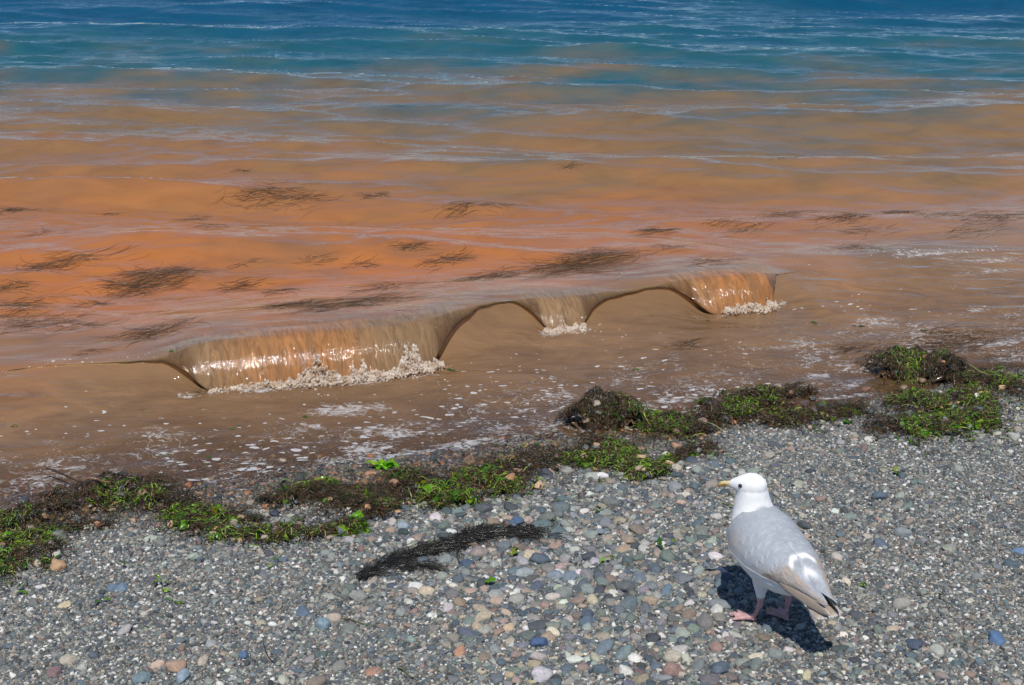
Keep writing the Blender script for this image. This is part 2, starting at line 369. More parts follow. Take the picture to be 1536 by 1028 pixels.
# own colour of the water: brown silt by the shore, orange bloom behind the wave, blue-green farther out
def water_colour(a, v, x, y, rowq):
    n = fbm(x * .55, y * 1.1, 91, 4); n2 = fbm(x * 1.7, y * 3.6, 95, 4); n3 = fbm(x * 4.5, y * 11, 99, 3)
    brown = np.array([.215, .124, .062]); orange = np.array([.47, .148, .028]); dull = np.array([.28, .125, .052]); olive = np.array([.150, .092, .044]); teal = np.array([.016, .090, .115]); blue = np.array([.005, .065, .130])
    grey = np.array([.30, .19, .11])
    vc, H, c = crest(a); q = v - vc
    yy = y + 1.3 * n + .9 * n2 + .4 * n3
    k_or = np.clip(.42 + .6 * n2 + .5 * n + .2 * n3, 0, 1)
    o = dull + (orange - dull) * k_or[..., None]
    right = sstep(.4, 2.2, x - (y - 5.5) * .25)[..., None] * .45
    o = o + (grey - o) * right
    t1 = sstep(5.9, 8.5, yy)[..., None]; t2 = sstep(8.1, 10.9, yy)[..., None]; t3 = sstep(10.2, 12.8, yy)[..., None]
    o = o + (olive * 1.3 - o) * t1; o = o + (teal - o) * t2; o = o + (blue - o) * t3
    # greyer strip close behind the crest
    strip = (np.exp(-((q - .20 - .12 * n2) / .26) ** 2) * np.clip(.55 + 1.1 * n3 + .4 * n2, 0, 1))[..., None] * .75
    o = o + (grey * .8 - o) * strip
    b = brown * (1 + .16 * n2[..., None] + .10 * n3[..., None])
    k = sstep(-.12, .40, q + .22 * n2 + .10 * n3 + .10 * n)[..., None]; k = np.where((rowq < 0)[..., None], k * (1 - sstep(.01, .1, c)[..., None]), k)
    return b + (o - b) * k
rowq = np.full(VV.shape, -1.0); rowq[:idx_face0] = (VV - vc)[:idx_face0] + .06
WC = water_colour(AA, VV, XX, YY, rowq)
lipc = np.array([.46, .19, .060]); lipb = np.array([.30, .185, .095])
nl = np.clip(.5 + 1.4 * fbm(acol * 1.3, acol * 0 + 7, 121, 2), 0, 1)
pxa = np.interp(acol, cr[:, 0], np.array(sorted([p[0] for p in crest_px])))
nl = np.clip(nl * .5 + .5 * np.exp(-((pxa - 470) / 90) ** 2) + .75 * np.exp(-((pxa - 1090) / 70) ** 2) - .35 * np.exp(-((pxa - 610) / 50) ** 2) - .3 * np.exp(-((pxa - 290) / 40) ** 2), 0, 1)
lc = lipb + (lipc - lipb) * nl[:, None]
sl_ = slice(idx_face0 - 8, idx_face0 + 27)
mixl = np.clip(LL[sl_], 0, 1)[..., None]
WC[sl_] = WC[sl_] * (1 - mixl) + lc[None] * mixl
thin = (1 - lipw)[None, :, None] * np.array([.34, .20, .085]); r_ = slice(idx_face0, idx_face0 + 27)
thk = (1 - sstep(.0, .06, c))[None, :, None]
WCa = WC[idx_face0 - 1][None]
WC[r_] = (WC[r_] * lipw[None, :, None] + thin) * (1 - thk) + WCa * thk
fr_rows = slice(idx_face0 + 27, idx_face0 + 49); gk = np.linspace(1, 0, 22)[:, None, None] * thk
WC[fr_rows] = WC[fr_rows] * (1 - gk) + WCa * gk
# foam density
FO = np.zeros(VV.shape)
def foam_blob(px, py, rx, ry, s, ang=0.0):
    global FO
    p = hit(px, py); dx = XX - p[0]; dy = YY - p[1]; ca, sa = math.cos(ang), math.sin(ang)
    u = dx * ca + dy * sa; t = -dx * sa + dy * ca
    FO = np.maximum(FO, s * np.exp(-(u / rx) ** 2 - (t / ry) ** 2))
trough = (rowq < 0)
vE = v_edge(acol)[None, :]
dE = VV - vE
# loose flecks in a band along the edge
FO = np.maximum(FO, trough * (.40 * sstep(1.0, .25, dE) ** .6 * sstep(-.02, .05, dE)))
FO = np.maximum(FO, trough * (.52 * np.exp(-((dE - .03) / .035) ** 2) * np.clip(.6 + 1.2 * fbm(AA * 2.2, AA * 0 + 3, 131, 2), 0, 1)))
for b in [(520, 615, .18, .08, .74, .1), (575, 648, .24, .06, .70, -.1), (600, 684, .30, .035, .80, .30), (690, 668, .20, .05, .70, .3), (540, 677, .12, .05, .66, -.3), (620, 640, .3, .12, .52, 0), (760, 640, .12, .07, .50, 0), (790, 615, .10, .05, .5, 0), (480, 640, .15, .05, .5, 0),
          (690, 716, .05, .07, .85, 0), (350, 757, .10, .06, .88, 0), (120, 782, .14, .03, .80, .2), (60, 805, .14, .025, .84, .3), (185, 770, .10, .03, .8, 0), (640, 715, .06, .04, .6, 0), (940, 668, .05, .06, .58, 0), (960, 660, .05, .03, .58, 0),
          (1080, 590, .3, .05, .56, .2), (1010, 600, .2, .05, .52, .2), (1230, 562, .10, .04, .66, .2), (1150, 580, .2, .04, .56, .2), (1280, 595, .13, .035, .62, .1), (1320, 480, .25, .06, .50, .2), (1180, 520, .4, .05, .46, .2), (1320, 498, .18, .05, .50, .2), (1500, 515, .15, .05, .62, .3), (1450, 470, .3, .06, .46, .2),
          (1100, 545, .4, .05, .46, .2), (1380, 600, .2, .06, .5, .2), (1240, 600, .10, .03, .62, .1), (60, 690, .5, .12, .43, 0), (250, 650, .5, .14, .42, 0), (360, 690, .25, .08, .47, 0)]:
    foam_blob(*b)
FO = np.maximum(FO, (.60 * lipw ** 2)[None] * np.exp(-((VV - (vc - Lj - .02)[None]) / .035) ** 2) * (.8 + .5 * fbm(AA * 8, AA * 0, 147, 2)))
FO *= trough
FO *= 1.02 + .30 * fbm(XX * 7, YY * 12, 141, 3)
sea_f = np.zeros(VV.shape)
for px, py, rx, ry, s in [(1400, 381, .30, .035, .66), (1500, 386, .25, .05, .56), (1350, 382, .12, .02, .6), (650, 430, .10, .015, .56), (760, 442, .10, .015, .6), (1480, 402, .3, .06, .48)]:
    p = hit(px, py, .05); ca, sa = E
    u = (XX - p[0]) * ca + (YY - p[1]) * sa; t = -(XX - p[0]) * sa + (YY - p[1]) * ca
    sea_f = np.maximum(sea_f, s * np.exp(-(u / rx) ** 2 - (t / ry) ** 2))
FO = np.maximum(FO, sea_f)
# drop what lies buried in the beach
keepv = (ZZ - ZB > -.025)
F = grid_faces(*VV.shape); keep = keepv.ravel()[F].any(1); F = F[keep]
used = np.zeros(VV.size, bool); used[F.ravel()] = True; remap = np.cumsum(used) - 1; F = remap[F]
P = np.stack([XX, YY, ZZ], -1).reshape(-1, 3)[used]
me = mesh_np('sea', P, F[:, ::-1], mat=M_WATER)
rip = np.where(rowq > 0, .22 + .24 * sstep(1.5, 5, VV - vc), .60) * (1 - .8 * np.clip(LL, 0, 1)) * sstep(0, .06, DEP)
add_attr(me, 'wcol', 'FLOAT_COLOR', WC.reshape(-1, 3)[used]); LD = np.where(rowq > 0, 1.0, DEP); LD[idx_face0:idx_face0 + 27] = ((.045 + .1 * (1 - sstep(.02, .12, c)))[None] * (1 - .85 * np.concatenate([np.linspace(.05, 1, 18), np.linspace(1, .12, 9)])[:, None] * sstep(.03, .12, c)[None])) * (1 - sstep(.75, .97, c))[None] + (.2 * sstep(.75, .97, c))[None]
add_attr(me, 'depth', 'FLOAT', LD.ravel()[used])
add_attr(me, 'foam', 'FLOAT', FO.ravel()[used]); add_attr(me, 'lip', 'FLOAT', LL.ravel()[used]); add_attr(me, 'rip', 'FLOAT', rip.ravel()[used])
flk = (rowq < 0) * (sstep(1.15, .35, dE) * sstep(-.02, .04, dE)) * np.clip(.75 + .9 * fbm(XX * 1.3, YY * 2, 145, 2), 0, 1)
add_attr(me, 'fleck', 'FLOAT', flk.ravel()[used])
add_attr(me, 'silt', 'FLOAT', ((rowq < 0) * (1 - np.clip(LL, 0, 1)) * sstep(.0, .12, vc - VV - .05)).ravel()[used])
add_attr(me, 'flow', 'FLOAT_VECTOR', np.stack([AA, AR, 0 * AR], -1).reshape(-1, 3)[used])
sea = link('sea', me, label='sea water stained orange by algae, turning blue farther out', kind='structure')
def z_water(x, y):
    x = np.atleast_1d(np.asarray(x, float)); y = np.atleast_1d(np.asarray(y, float)); a, v = av(x, y)
    return sea_level(a, v, x, y)[0]

# ------------------------------------------------------------------ pebbles
PAL = np.array([[.115, .150, .175], [.085, .115, .145], [.16, .185, .175], [.21, .235, .215], [.30, .31, .285], [.38, .365, .32], [.42, .34, .25], [.36, .26, .20], [.26, .18, .145], [.19, .14, .13], [.135, .13, .14], [.07, .08, .09], [.62, .60, .55], [.24, .22, .19], [.20, .21, .225]])
PW = np.array([.14, .09, .12, .11, .10, .09, .08, .05, .03, .02, .04, .05, .05, .09, .06]); PW /= PW.sum()
def pebble_mesh(seed, sub):
    bm = bmesh.new(); bmesh.ops.create_icosphere(bm, subdivisions=sub, radius=1.0)
    r = random.Random(seed); ph = [Vector((r.uniform(-1, 1), r.uniform(-1, 1), r.uniform(-1, 1))) for _ in range(7)]
    e = r.uniform(2.1, 2.9)
    for v in bm.verts:
        p = v.co.normalized()
        k = (abs(p.x) ** e + abs(p.y) ** e + abs(p.z) ** e) ** (-1 / e)
        k *= 1 + sum(.065 * math.sin(2.1 * p.dot(q) * (1 + i * .35) + i) for i, q in enumerate(ph))
        v.co = p * k
        for q in ph[:3]:                       # worn facets
            qn = q.normalized(); d = v.co.dot(qn) - .84
            if d > 0: v.co -= qn * d * .75
    me = bpy.data.meshes.new('pebble'); bm.to_mesh(me); bm.free()
    me.polygons.foreach_set('use_smooth', np.ones(len(me.polygons), bool)); me.materials.append(M_PEB); return me
BIG = [pebble_mesh(i, 3) for i in range(8)]; SMALL = [pebble_mesh(50 + i, 2) for i in range(6)]
COARSE = [(860, 850, .55, .50, 1.0), (960, 960, .40, .30, .9), (740, 790, .45, .22, 1.0), (1000, 760, .5, .25, .75), (620, 790, .45, .18, .7), (1100, 930, .35, .4, .5), (880, 720, .7, .25, .8), (300, 820, .9, .12, .35), (1300, 660, .8, .14, .35), (1250, 770, .4, .2, .35)]
COARSE = [(hit_beach(q[0], q[1]),) + q[2:] for q in COARSE]
def coarse(x, y):
    """where the shingle is coarse"""
    d = 0
    for p, rx, ry, s in COARSE:
        d = np.maximum(d, s * np.exp(-((x - p[0]) / rx) ** 2 - ((y - p[1]) / ry) ** 2))
    return d
def in_view(x, y, z, m=.12):
    d0 = math.cos(R(PITCH)); s0 = math.sin(R(PITCH))
    dep = y * d0 - (z - CAM_H) * s0; up = y * s0 + (z - CAM_H) * d0
    return (np.abs(x / dep) < .36 * (1 + m)) & (np.abs(up / dep) < .241 * (1 + m)) & (dep > 0)
cells = {}
def free(x, y, r, slack=.86):
    ci, cj = int(x / .05), int(y / .05)
    for i in range(ci - 2, ci + 3):
        for j in range(cj - 2, cj + 3):
            for (qx, qy, qr) in cells.get((i, j), ()):
                if (qx - x) ** 2 + (qy - y) ** 2 < (slack * (qr + r)) ** 2: return False
    return True
def claim(x, y, r): cells.setdefault((int(x / .05), int(y / .05)), []).append((x, y, r))
peb = []
def colour_pick(wetv):
    c = PAL[rng.choice(len(PAL), p=PW)] * np.array([.90, .91, .89]); c = c.mean() + (c - c.mean()) * .85
    if wetv > .4 and rng.random() < .35: c = np.array([[.48, .25, .12], [.5, .33, .2], [.42, .3, .2]][rng.integers(3)])
    return np.clip(c * rng.uniform(.78, 1.28) * (1 + rng.normal(0, .05, 3)), .02, .8)
spots = [(775, 787, .032, (.07, .12, .19)), (700, 848, .026, (.06, .09, .14)), (640, 890, .027, (.5, .42, .30)), (705, 888, .022, (.42, .30, .24)), (775, 902, .027, (.30, .29, .26)), (808, 967, .026, (.055, .10, .20)), (855, 868, .028, (.16, .20, .24)),
         (935, 827, .030, (.36, .28, .20)), (830, 952, .020, (.62, .56, .42)), (762, 945, .022, (.5, .38, .25)), (715, 942, .022, (.42, .34, .24)), (1495, 962, .028, (.08, .15, .27)), (1370, 970, .026, (.06, .08, .12)), (1405, 979, .027, (.42, .43, .37)), (1338, 945, .020, (.45, .37, .28)),
         (265, 1003, .030, (.36, .24, .17)), (237, 1000, .022, (.48, .36, .28)), (103, 993, .028, (.40, .36, .28)), (82, 1012, .024, (.20, .13, .13)), (305, 995, .022, (.42, .36, .28)), (275, 1018, .026, (.24, .31, .36)), (213, 1020, .03, (.16, .22, .24)), (88, 852, .034, (.45, .28, .16)),
         (97, 910, .022, (.5, .42, .28)), (170, 885, .022, (.12, .17, .22)), (183, 884, .022, (.14, .20, .26)), (455, 920, .028, (.10, .14, .19)), (485, 940, .030, (.20, .28, .32)), (365, 985, .020, (.09, .15, .24)), (225, 810, .026, (.38, .42, .34)), (290, 838, .026, (.36, .40, .33)), (900, 800, .026, (.20, .24, .27)),
         (960, 870, .030, (.14, .17, .20)), (975, 905, .026, (.34, .27, .19)), (1000, 890, .025, (.12, .17, .22)), (905, 975, .032, (.14, .18, .21)), (935, 985, .028, (.17, .22, .22)), (880, 935, .028, (.10, .14, .18)), (1010, 990, .026, (.42, .38, .30)), (690, 980, .022, (.40, .22, .14)), (560, 1010, .024, (.36, .20, .14)),
         (1302, 806, .018, (.4, .36, .3)), (1262, 812, .02, (.22, .17, .13)), (1320, 818, .024, (.10, .13, .17)), (1268, 876, .018, (.6, .52, .42)), (1238, 874, .018, (.58, .44, .32)), (1350, 745, .022, (.30, .33, .28)), (1530, 828, .026, (.14, .22, .34)), (858, 765, .022, (.30, .33, .31)), (1075, 778, .02, (.46, .44, .40)),
         (1028, 745, .018, (.5, .47, .40)), (1015, 672, .022, (.46, .27, .16)), (890, 705, .018, (.48, .24, .11)), (540, 768, .02, (.42, .32, .2)), (605, 792, .024, (.26, .32, .36)), (820, 715, .03, (.06, .07, .085)), (413, 772, .024, (.05, .06, .09)), (650, 945, .02, (.2, .19, .17))]
def add_peb(x, y, r, c, flat=None, sunk=.35):
    z = float(beach_z(x, y)); claim(x, y, r * .82)
    peb.append((x, y, z, r, c, flat if flat else rng.uniform(.42, .72), sunk))
for px, py, r, c in spots:
    p = hit_beach(px, py)
    if free(p[0], p[1], r * .7, .7): add_peb(p[0], p[1], r * .74, np.array(c))
NT_ = 90000
tx, ty, tz = hit_beach_v(rng.uniform(-80, 1616, NT_), rng.uniform(555, 1075, NT_))
tc_ = coarse(tx, ty); tw = wet_at(tx, ty); ta, tv = av(tx, ty); td = tv - np.interp(ta, _ea[:, 0], _ea[:, 1])
tn = fbm(tx * 3.5, ty * 3.5, 161, 3)
dens = np.clip(.018 + .05 * np.clip(tn, 0, 1) + .30 * tc_ ** 1.2 * (1 + .9 * tn) + .16 * tw, 0, 1)
tr_ = np.clip(rng.lognormal(0, .46, NT_) * (.0056 + .0029 * tc_), .0046, .025)
sel = np.where((td < .5) & (rng.random(NT_) < dens))[0]
sel = sel[np.argsort(-tr_[sel] * rng.uniform(.75, 1.25, len(sel)))]
for i in sel:
    if free(tx[i], ty[i], tr_[i]):
        claim(tx[i], ty[i], tr_[i] * .82); peb.append((tx[i], ty[i], tz[i], tr_[i], colour_pick(tw[i]), rng.uniform(.42, .75), .35))
def vis_key(p): 
    d = math.sqrt(p[0] ** 2 + p[1] ** 2 + (CAM_H - p[2]) ** 2); inside = bool(in_view(p[0], p[1], p[2], 0.0)); return (p[3] / d) if inside else 0
peb.sort(key=vis_key, reverse=True)
NBIG = 300
def xf(p, k):
    yaw = rng.uniform(0, 6.28); el = rng.uniform(.75, 1.0)
    return (p[0], p[1], p[2] + p[3] * p[5] * (.5 - p[6] + .25)), (rng.normal(0, .18), rng.normal(0, .18), yaw), (p[3] * 1.12, p[3] * el, p[3] * p[5])
pebs = []
for i, p in enumerate(peb[:NBIG]):
    l, r, s = xf(p, i); o = link('pebble', BIG[i % 8], beach)
    o.location = l; o.rotation_euler = r; o.scale = s
    o['col'] = [float(q) for q in p[4]]; o['wet'] = float(wet_at(p[0], p[1])); pebs.append(o)
# ------------------------------------------------------------------ weed
def tubes(P, W, C, flat=.35):
    """P (n,k,3) nodes, W (n,k) half widths, C (n,3) colours -> V, F, vertex colours of three-sided blades"""
    n, k, _ = P.shape
    T = np.gradient(P, axis=1); T /= np.linalg.norm(T, axis=2, keepdims=True) + 1e-9
    S = np.cross(T, np.array([0, 0, 1.0])); S /= np.linalg.norm(S, axis=2, keepdims=True) + 1e-9
    U = np.cross(S, T)
    w = W[..., None]
    V = np.stack([P + S * w, P + U * w * flat * 1.6, P - S * w], 2).reshape(-1, 3)
    b = (np.arange(n)[:, None] * k + np.arange(k - 1)[None]).reshape(-1) * 3
    F = np.concatenate([np.stack([b + i, b + (i + 1) % 3, b + 3 + (i + 1) % 3, b + 3 + i], 1) for i in range(3)])
    return V, F, np.repeat(C, k * 3, 0)
def strands(n, org, length, width, hmap, dirmean=None, dirspread=3.14, k=9, curl=.5, lift=.006, seed=0, pal=None, top=None):
    r = np.random.default_rng(seed)
    ang = (r.uniform(-math.pi, math.pi, n) if dirmean is None else dirmean + r.normal(0, dirspread, n))
    L = length * r.uniform(.5, 1.4, n); st = L / (k - 1)
    P = np.zeros((n, k, 3)); P[:, 0, :2] = org
    curv = r.normal(0, curl, n)
    for j in range(1, k):
        ang = ang + curv + r.normal(0, curl * .6, n)
        P[:, j, 0] = P[:, j - 1, 0] + np.cos(ang) * st; P[:, j, 1] = P[:, j - 1, 1] + np.sin(ang) * st
    P[..., 2] = hmap(P[..., 0], P[..., 1]) + lift * r.uniform(.1, 1.0, (n, 1)) + lift * .7 * np.sin(np.linspace(0, 3.14, k))[None] * r.uniform(-.2, 1.2, (n, 1))
    W = width * r.uniform(.6, 1.4, (n, 1)) * (1 - .75 * np.linspace(0, 1, k)[None] ** 2)
    C = pal[r.integers(0, len(pal), n)] * r.uniform(.5, 1.35, (n, 1))
    return tubes(P, W, C)
BROWN = np.array([[.14, .085, .04], [.11, .05, .025], [.05, .032, .018], [.038, .026, .012], [.055, .038, .015], [.075, .042, .018], [.045, .042, .014], [.025, .018, .010], [.10, .065, .026], [.06, .07, .015]])
DRYB = np.array([[.020, .018, .014], [.030, .026, .018], [.016, .015, .013], [.045, .040, .028]])
OLIVE = np.array([[.07, .17, .008], [.12, .25, .010], [.18, .31, .018], [.035, .09, .008], [.24, .28, .045]])
def blade_mesh(seed):
    r = random.Random(seed); n, m = 9, 7; V = []
    for i in range(n):
        for j in range(m):
            u = i / (n - 1) * 2 - 1; t = j / (m - 1) * 2 - 1
            wd = math.sqrt(max(0, 1 - abs(u) ** 2.2)) * (1 + .25 * math.sin(4 * u + seed))
            x = u; y = t * wd * .62 + .12 * math.sin(3 * u + seed)
            z = .16 * math.sin(5 * u + 2.6 * t + seed) * (.35 + abs(t)) + .13 * math.sin(7.5 * t + 3 * u + seed * 2) + .10 * (1 - u * u)
            V.append((x, y, z + .12))
    me = mesh_np('sea_lettuce_blade', np.array(V), grid_faces(n, m), mat=M_LETT); return me
BLADES = [blade_mesh(s) for s in range(9)]
GREENS = [(.11, .27, .008), (.18, .37, .010), (.06, .18, .008), (.14, .30, .009), (.04, .12, .008), (.22, .31, .02), (.05, .13, .010)]
EXTRA = []
def clump(path, width, height, nst, nbl, label, name='seaweed_clump', cat='seaweed', group='weed heaps along the tide line', seed=0, pal=BROWN, bl_size=.0135, green_side=0.0, strand_len=.045, mat_h=.5, green_bias=.0):
    r = np.random.default_rng(seed)
    pts = np.array([hit_beach(*q)[:2] for q in path]); seg = np.linalg.norm(np.diff(pts, axis=0), axis=1); cum = np.concatenate([[0], np.cumsum(seg)]); L = cum[-1]
    def at(s): return np.stack([np.interp(s, cum, pts[:, 0]), np.interp(s, cum, pts[:, 1])], -1)
    dense = at(np.linspace(0, L, 60))
    height = height * (.85 if height > .07 else .62); width = width * 1.22; nst = int(nst * 1.40); nbl = int(nbl * 2.6)
    def wprof(s): return width * (.55 + .45 * np.sin(np.pi * np.clip(s / L, 0, 1)) ** .6) * (1 + .45 * vnoise(s * 9, s * 0 + seed, 3) + .2 * vnoise(s * 31, s * 0 + seed, 4))
    def hm(x, y):
        x = np.asarray(x); y = np.asarray(y); sh = x.shape
        d = np.sqrt(((np.stack([x.ravel(), y.ravel()], -1)[:, None] - dense[None]) ** 2).sum(-1)); j = d.argmin(1); dm = d.min(1)
        ww = wprof(j / 59 * L)
        h = height * np.clip(1 - (dm / (ww * 1.15)) ** 2, 0, 1) * (1 + .9 * fbm(x.ravel() * 18, y.ravel() * 18, 9, 3))
        return beach_z(x, y) + h.reshape(sh)
    # matted heap below the loose strands
    nu, nv = max(10, int(L / .012)), 17
    s = np.linspace(0, L, nu); c0 = at(s); tg = np.gradient(c0, axis=0); tg /= np.linalg.norm(tg, axis=1, keepdims=True) + 1e-9; nm = np.stack([-tg[:, 1], tg[:, 0]], 1)
    t = np.linspace(-1, 1, nv); ww = wprof(s) * np.sqrt(np.clip(1 - (2 * s / L - 1) ** 8, .02, 1))
    XY = c0[:, None] + nm[:, None] * (t[None, :, None] * ww[:, None, None])
    Zm = hm(XY[..., 0], XY[..., 1]); ed = 1 - np.abs(t)[None] ** 2
    hb = beach_z(XY[..., 0], XY[..., 1])
    Zm = hb + (Zm - hb) * mat_h - .010 * (1 - ed) - .022 * sstep(-.05, .25, fbm(XY[..., 0] * 26, XY[..., 1] * 26, seed + 2, 2))
    Vm = np.concatenate([XY, Zm[..., None]], -1).reshape(-1, 3); Fm = grid_faces(nu, nv)
    Cm = pal[0] * .8 * (1 + .5 * fbm(Vm[:, 0] * 40, Vm[:, 1] * 40, 4, 2))[:, None]
    so = r.uniform(0, L, nst); base = at(so); lat = r.standard_t(4, nst) * .50
    idx = np.clip((so / L * (nu - 1)).astype(int), 0, nu - 1)
    org = base + nm[idx] * (lat * wprof(so))[:, None]
    V1, F1, C1 = strands(nst, org, strand_len, .0012, hm, k=7, curl=.60, lift=.012, seed=seed + 1, pal=pal)
    gp = fbm(org[:, 0] * 9, org[:, 1] * 9, 71, 2) + green_bias + r.normal(0, .10, nst); gi_ = np.where(gp > .12)[0][:nst // 2]; org2 = org[gi_] if len(gi_) > 8 else org[:8]
    V2, F2, C2 = strands(len(org2), org2, strand_len * .75, .0019, hm, k=9, curl=.30, lift=.013, seed=seed + 5, pal=np.concatenate([OLIVE, pal[:2]]))
    Vt = np.concatenate([Vm, V1, V2]); Ft = np.concatenate([Fm, F1 + len(Vm), F2 + len(Vm) + len(V1)]); Ct = np.concatenate([Cm, C1, C2])
    o3 = Vt[:, :].mean(0); o3[2] = Vt[:, 2].min()
    me = mesh_np(name, Vt - o3, Ft, mat=M_WEED); add_attr(me, 'vcol', 'FLOAT_COLOR', np.clip(Ct, 0, 1))
    ob = link(name, me, None, label, cat, group); ob.location = o3
    for i in range(int(L * 70)):     # stones lodged in the weed
        s1 = r.uniform(0, L); j = int(np.clip(s1 / L * (nu - 1), 0, nu - 1)); q = at(np.array([s1]))[0] + nm[j] * (r.normal(0, .75) * float(wprof(np.array([s1]))[0]))
        EXTRA.append((q[0], q[1], float(hm(np.array([q[0]]), np.array([q[1]]))[0]) + .001, float(np.clip(r.lognormal(math.log(.0078), .35), .004, .016)), colour_pick(.9), r.uniform(.5, .8), .2))
    for i in range(nbl):
        s1 = r.uniform(0, L); j = int(np.clip(s1 / L * (nu - 1), 0, nu - 1)); 
        # lettuce gathers in patches
        best = None
        for _ in range(5):
            s1 = r.uniform(0, L); j = int(np.clip(s1 / L * (nu - 1), 0, nu - 1))
            q_ = at(np.array([s1]))[0] + nm[j] * (np.clip(r.normal(green_side, .5), -1.15, 1.15) * float(wprof(np.array([s1]))[0])); g0 = float(fbm(q_[0] * 9, q_[1] * 9, 71, 2)) + r.normal(0, .08)
            if best is None or g0 > best[0]: best = (g0, q_)
        q = best[1]
        b = link('sea_lettuce_blade', BLADES[r.integers(0, 9)], ob)
        sc_ = bl_size * r.lognormal(0, .32); z = float(hm(np.array([q[0]]), np.array([q[1]]))[0])
        b.location = (q[0] - o3[0], q[1] - o3[1], z - o3[2] + .003); b.scale = (sc_, sc_ * r.uniform(.6, 1.1), sc_ * r.uniform(.6, 1.1))
        b.rotation_euler = (r.normal(0, .4), r.normal(0, .4), r.uniform(0, 6.28))
        g_ = GREENS[r.integers(0, len(GREENS))]; b['gcol'] = [float(k * r.uniform(.75, 1.2)) for k in g_]
    return ob
clump([(-40, 862), (20, 845), (60, 832), (90, 820)], .05, .02, 420, 26, 'low green and amber weed patch beside the large tan pebble', seed=101, green_side=.1)
clump([(-40, 800), (20, 788), (60, 775), (100, 760), (150, 742), (200, 735), (240, 745), (268, 765)], .075, .055, 1500, 26, 'long arched dark brown weed heap with a twig lying against it', green_bias=-0.12, seed=102, green_side=.2)
clump([(262, 768), (290, 790), (310, 800), (350, 803), (400, 806), (450, 805), (500, 800), (545, 792)], .05, .022, 1000, 95, 'thin curved band of bright green weed bordering dry gravel', green_bias=0.3, seed=103)
clump([(400, 760), (440, 745), (490, 740), (530, 752), (550, 768)], .085, .035, 1000, 44, 'brown and green weed heap beside a pale foam pool', seed=104)
clump([(560, 782), (575, 755), (600, 735), (625, 722), (650, 735), (655, 752)], .075, .04, 1000, 34, 'hooked brown weed heap topped by a tuft of bright sea lettuce', seed=105)
clump([(690, 760), (705, 735), (725, 712), (755, 702), (770, 720), (745, 745)], .075, .035, 900, 52, 'rounded green weed heap above the strip of dry black eelgrass', green_bias=0.2, seed=106)
clump([(770, 700), (820, 695), (870, 690), (920, 690), (960, 705), (985, 718)], .085, .02, 1100, 46, 'sparse brown and green weed mat strewn with orange pebbles', seed=107)
clump([(855, 645), (880, 632), (905, 626), (935, 632), (945, 645)], .085, .075, 1300, 7, 'tall round dark brown weed mound at the water edge', green_bias=-0.4, seed=108, green_side=-.6)
clump([(880, 668), (905, 675), (935, 688)], .06, .025, 420, 12, 'small brown weed tangle behind the tall round mound', seed=109)
clump([(950, 640), (985, 632), (1020, 642), (1060, 655)], .07, .035, 850, 26, 'rusty brown weed heap with green tufts beside the tall round mound', seed=110)
clump([(1060, 640), (1100, 618), (1150, 602), (1195, 592), (1215, 600)], .085, .05, 1300, 34, 'long sloping brown weed heap with green streaks', seed=111)
clump([(1150, 640), (1200, 630), (1250, 622), (1300, 615)], .07, .022, 800, 34, 'flat green and brown weed strip behind a foam pool', seed=112)
clump([(1320, 572), (1345, 558), (1375, 553), (1400, 562), (1430, 575)], .10, .075, 1400, 12, 'highest dark brown weed mound flecked with yellow', green_bias=-0.25, seed=113)
clump([(1300, 640), (1340, 645), (1390, 645), (1440, 640), (1475, 625), (1465, 605), (1440, 592)], .08, .03, 1500, 80, 'looping green weed heap with a brown rim on dry gravel', green_bias=0.25, seed=114)
clump([(1330, 605), (1370, 610), (1420, 605)], .10, .02, 500, 30, 'green weed patch inside the looping heap', green_bias=0.2, seed=115)
clump([(1420, 580), (1460, 572), (1500, 578), (1545, 590), (1600, 600)], .085, .03, 1100, 55, 'bright green weed band crossed by a long yellow blade', green_bias=0.2, seed=116)
clump([(985, 712), (1010, 690), (1040, 678), (1075, 672)], .05, .014, 420, 20, 'thin scatter of green and rust weed among orange pebbles', seed=118)
clump([(255, 752), (300, 768), (345, 780), (395, 785)], .035, .012, 300, 14, 'thin weed wisps round the pale foam pool', seed=119)
clump([(655, 765), (672, 752), (690, 742)], .035, .014, 200, 10, 'narrow weed link between hooked heap and rounded green heap', seed=120)
clump([(-30, 822), (20, 812), (60, 800), (110, 792), (170, 790)], .03, .012, 320, 14, 'thin weed line below the long arched heap', seed=121)
clump([(1440, 530), (1470, 520), (1500, 525)], .05, .015, 350, 2, 'thin dark weed smear washed by the shallow water', seed=117)
NEARS = [('the curling thin end of the wave', 200, 556), ('the froth of the long lip', 480, 565), ('the short middle lip', 835, 490), ('the smooth orange lip', 1090, 455), ('the highest dark brown mound', 1370, 550), ('the tall round mound', 900, 612), ('the long arched heap', 150, 735), ('the curved foam line', 590, 680), ('the white bubbles on the low swell', 1430, 392)]
DRYS = [('the thin curved green band', 300, 850), ('the dried black eelgrass', 740, 838), ('the gull', 1230, 880), ('the looping heap', 1350, 690), ('the coarse pebbles before the gull', 960, 840), ('the large tan pebble', 88, 870)]
def near(px, py, lst): return min(lst, key=lambda q: (q[1] - px) ** 2 + (1.6 * (q[2] - py)) ** 2)[0]
COUNT = {1: 'single green weed scrap', 2: 'pair of green weed scraps', 3: 'three green weed scraps', 4: 'little heap of green weed scraps'}
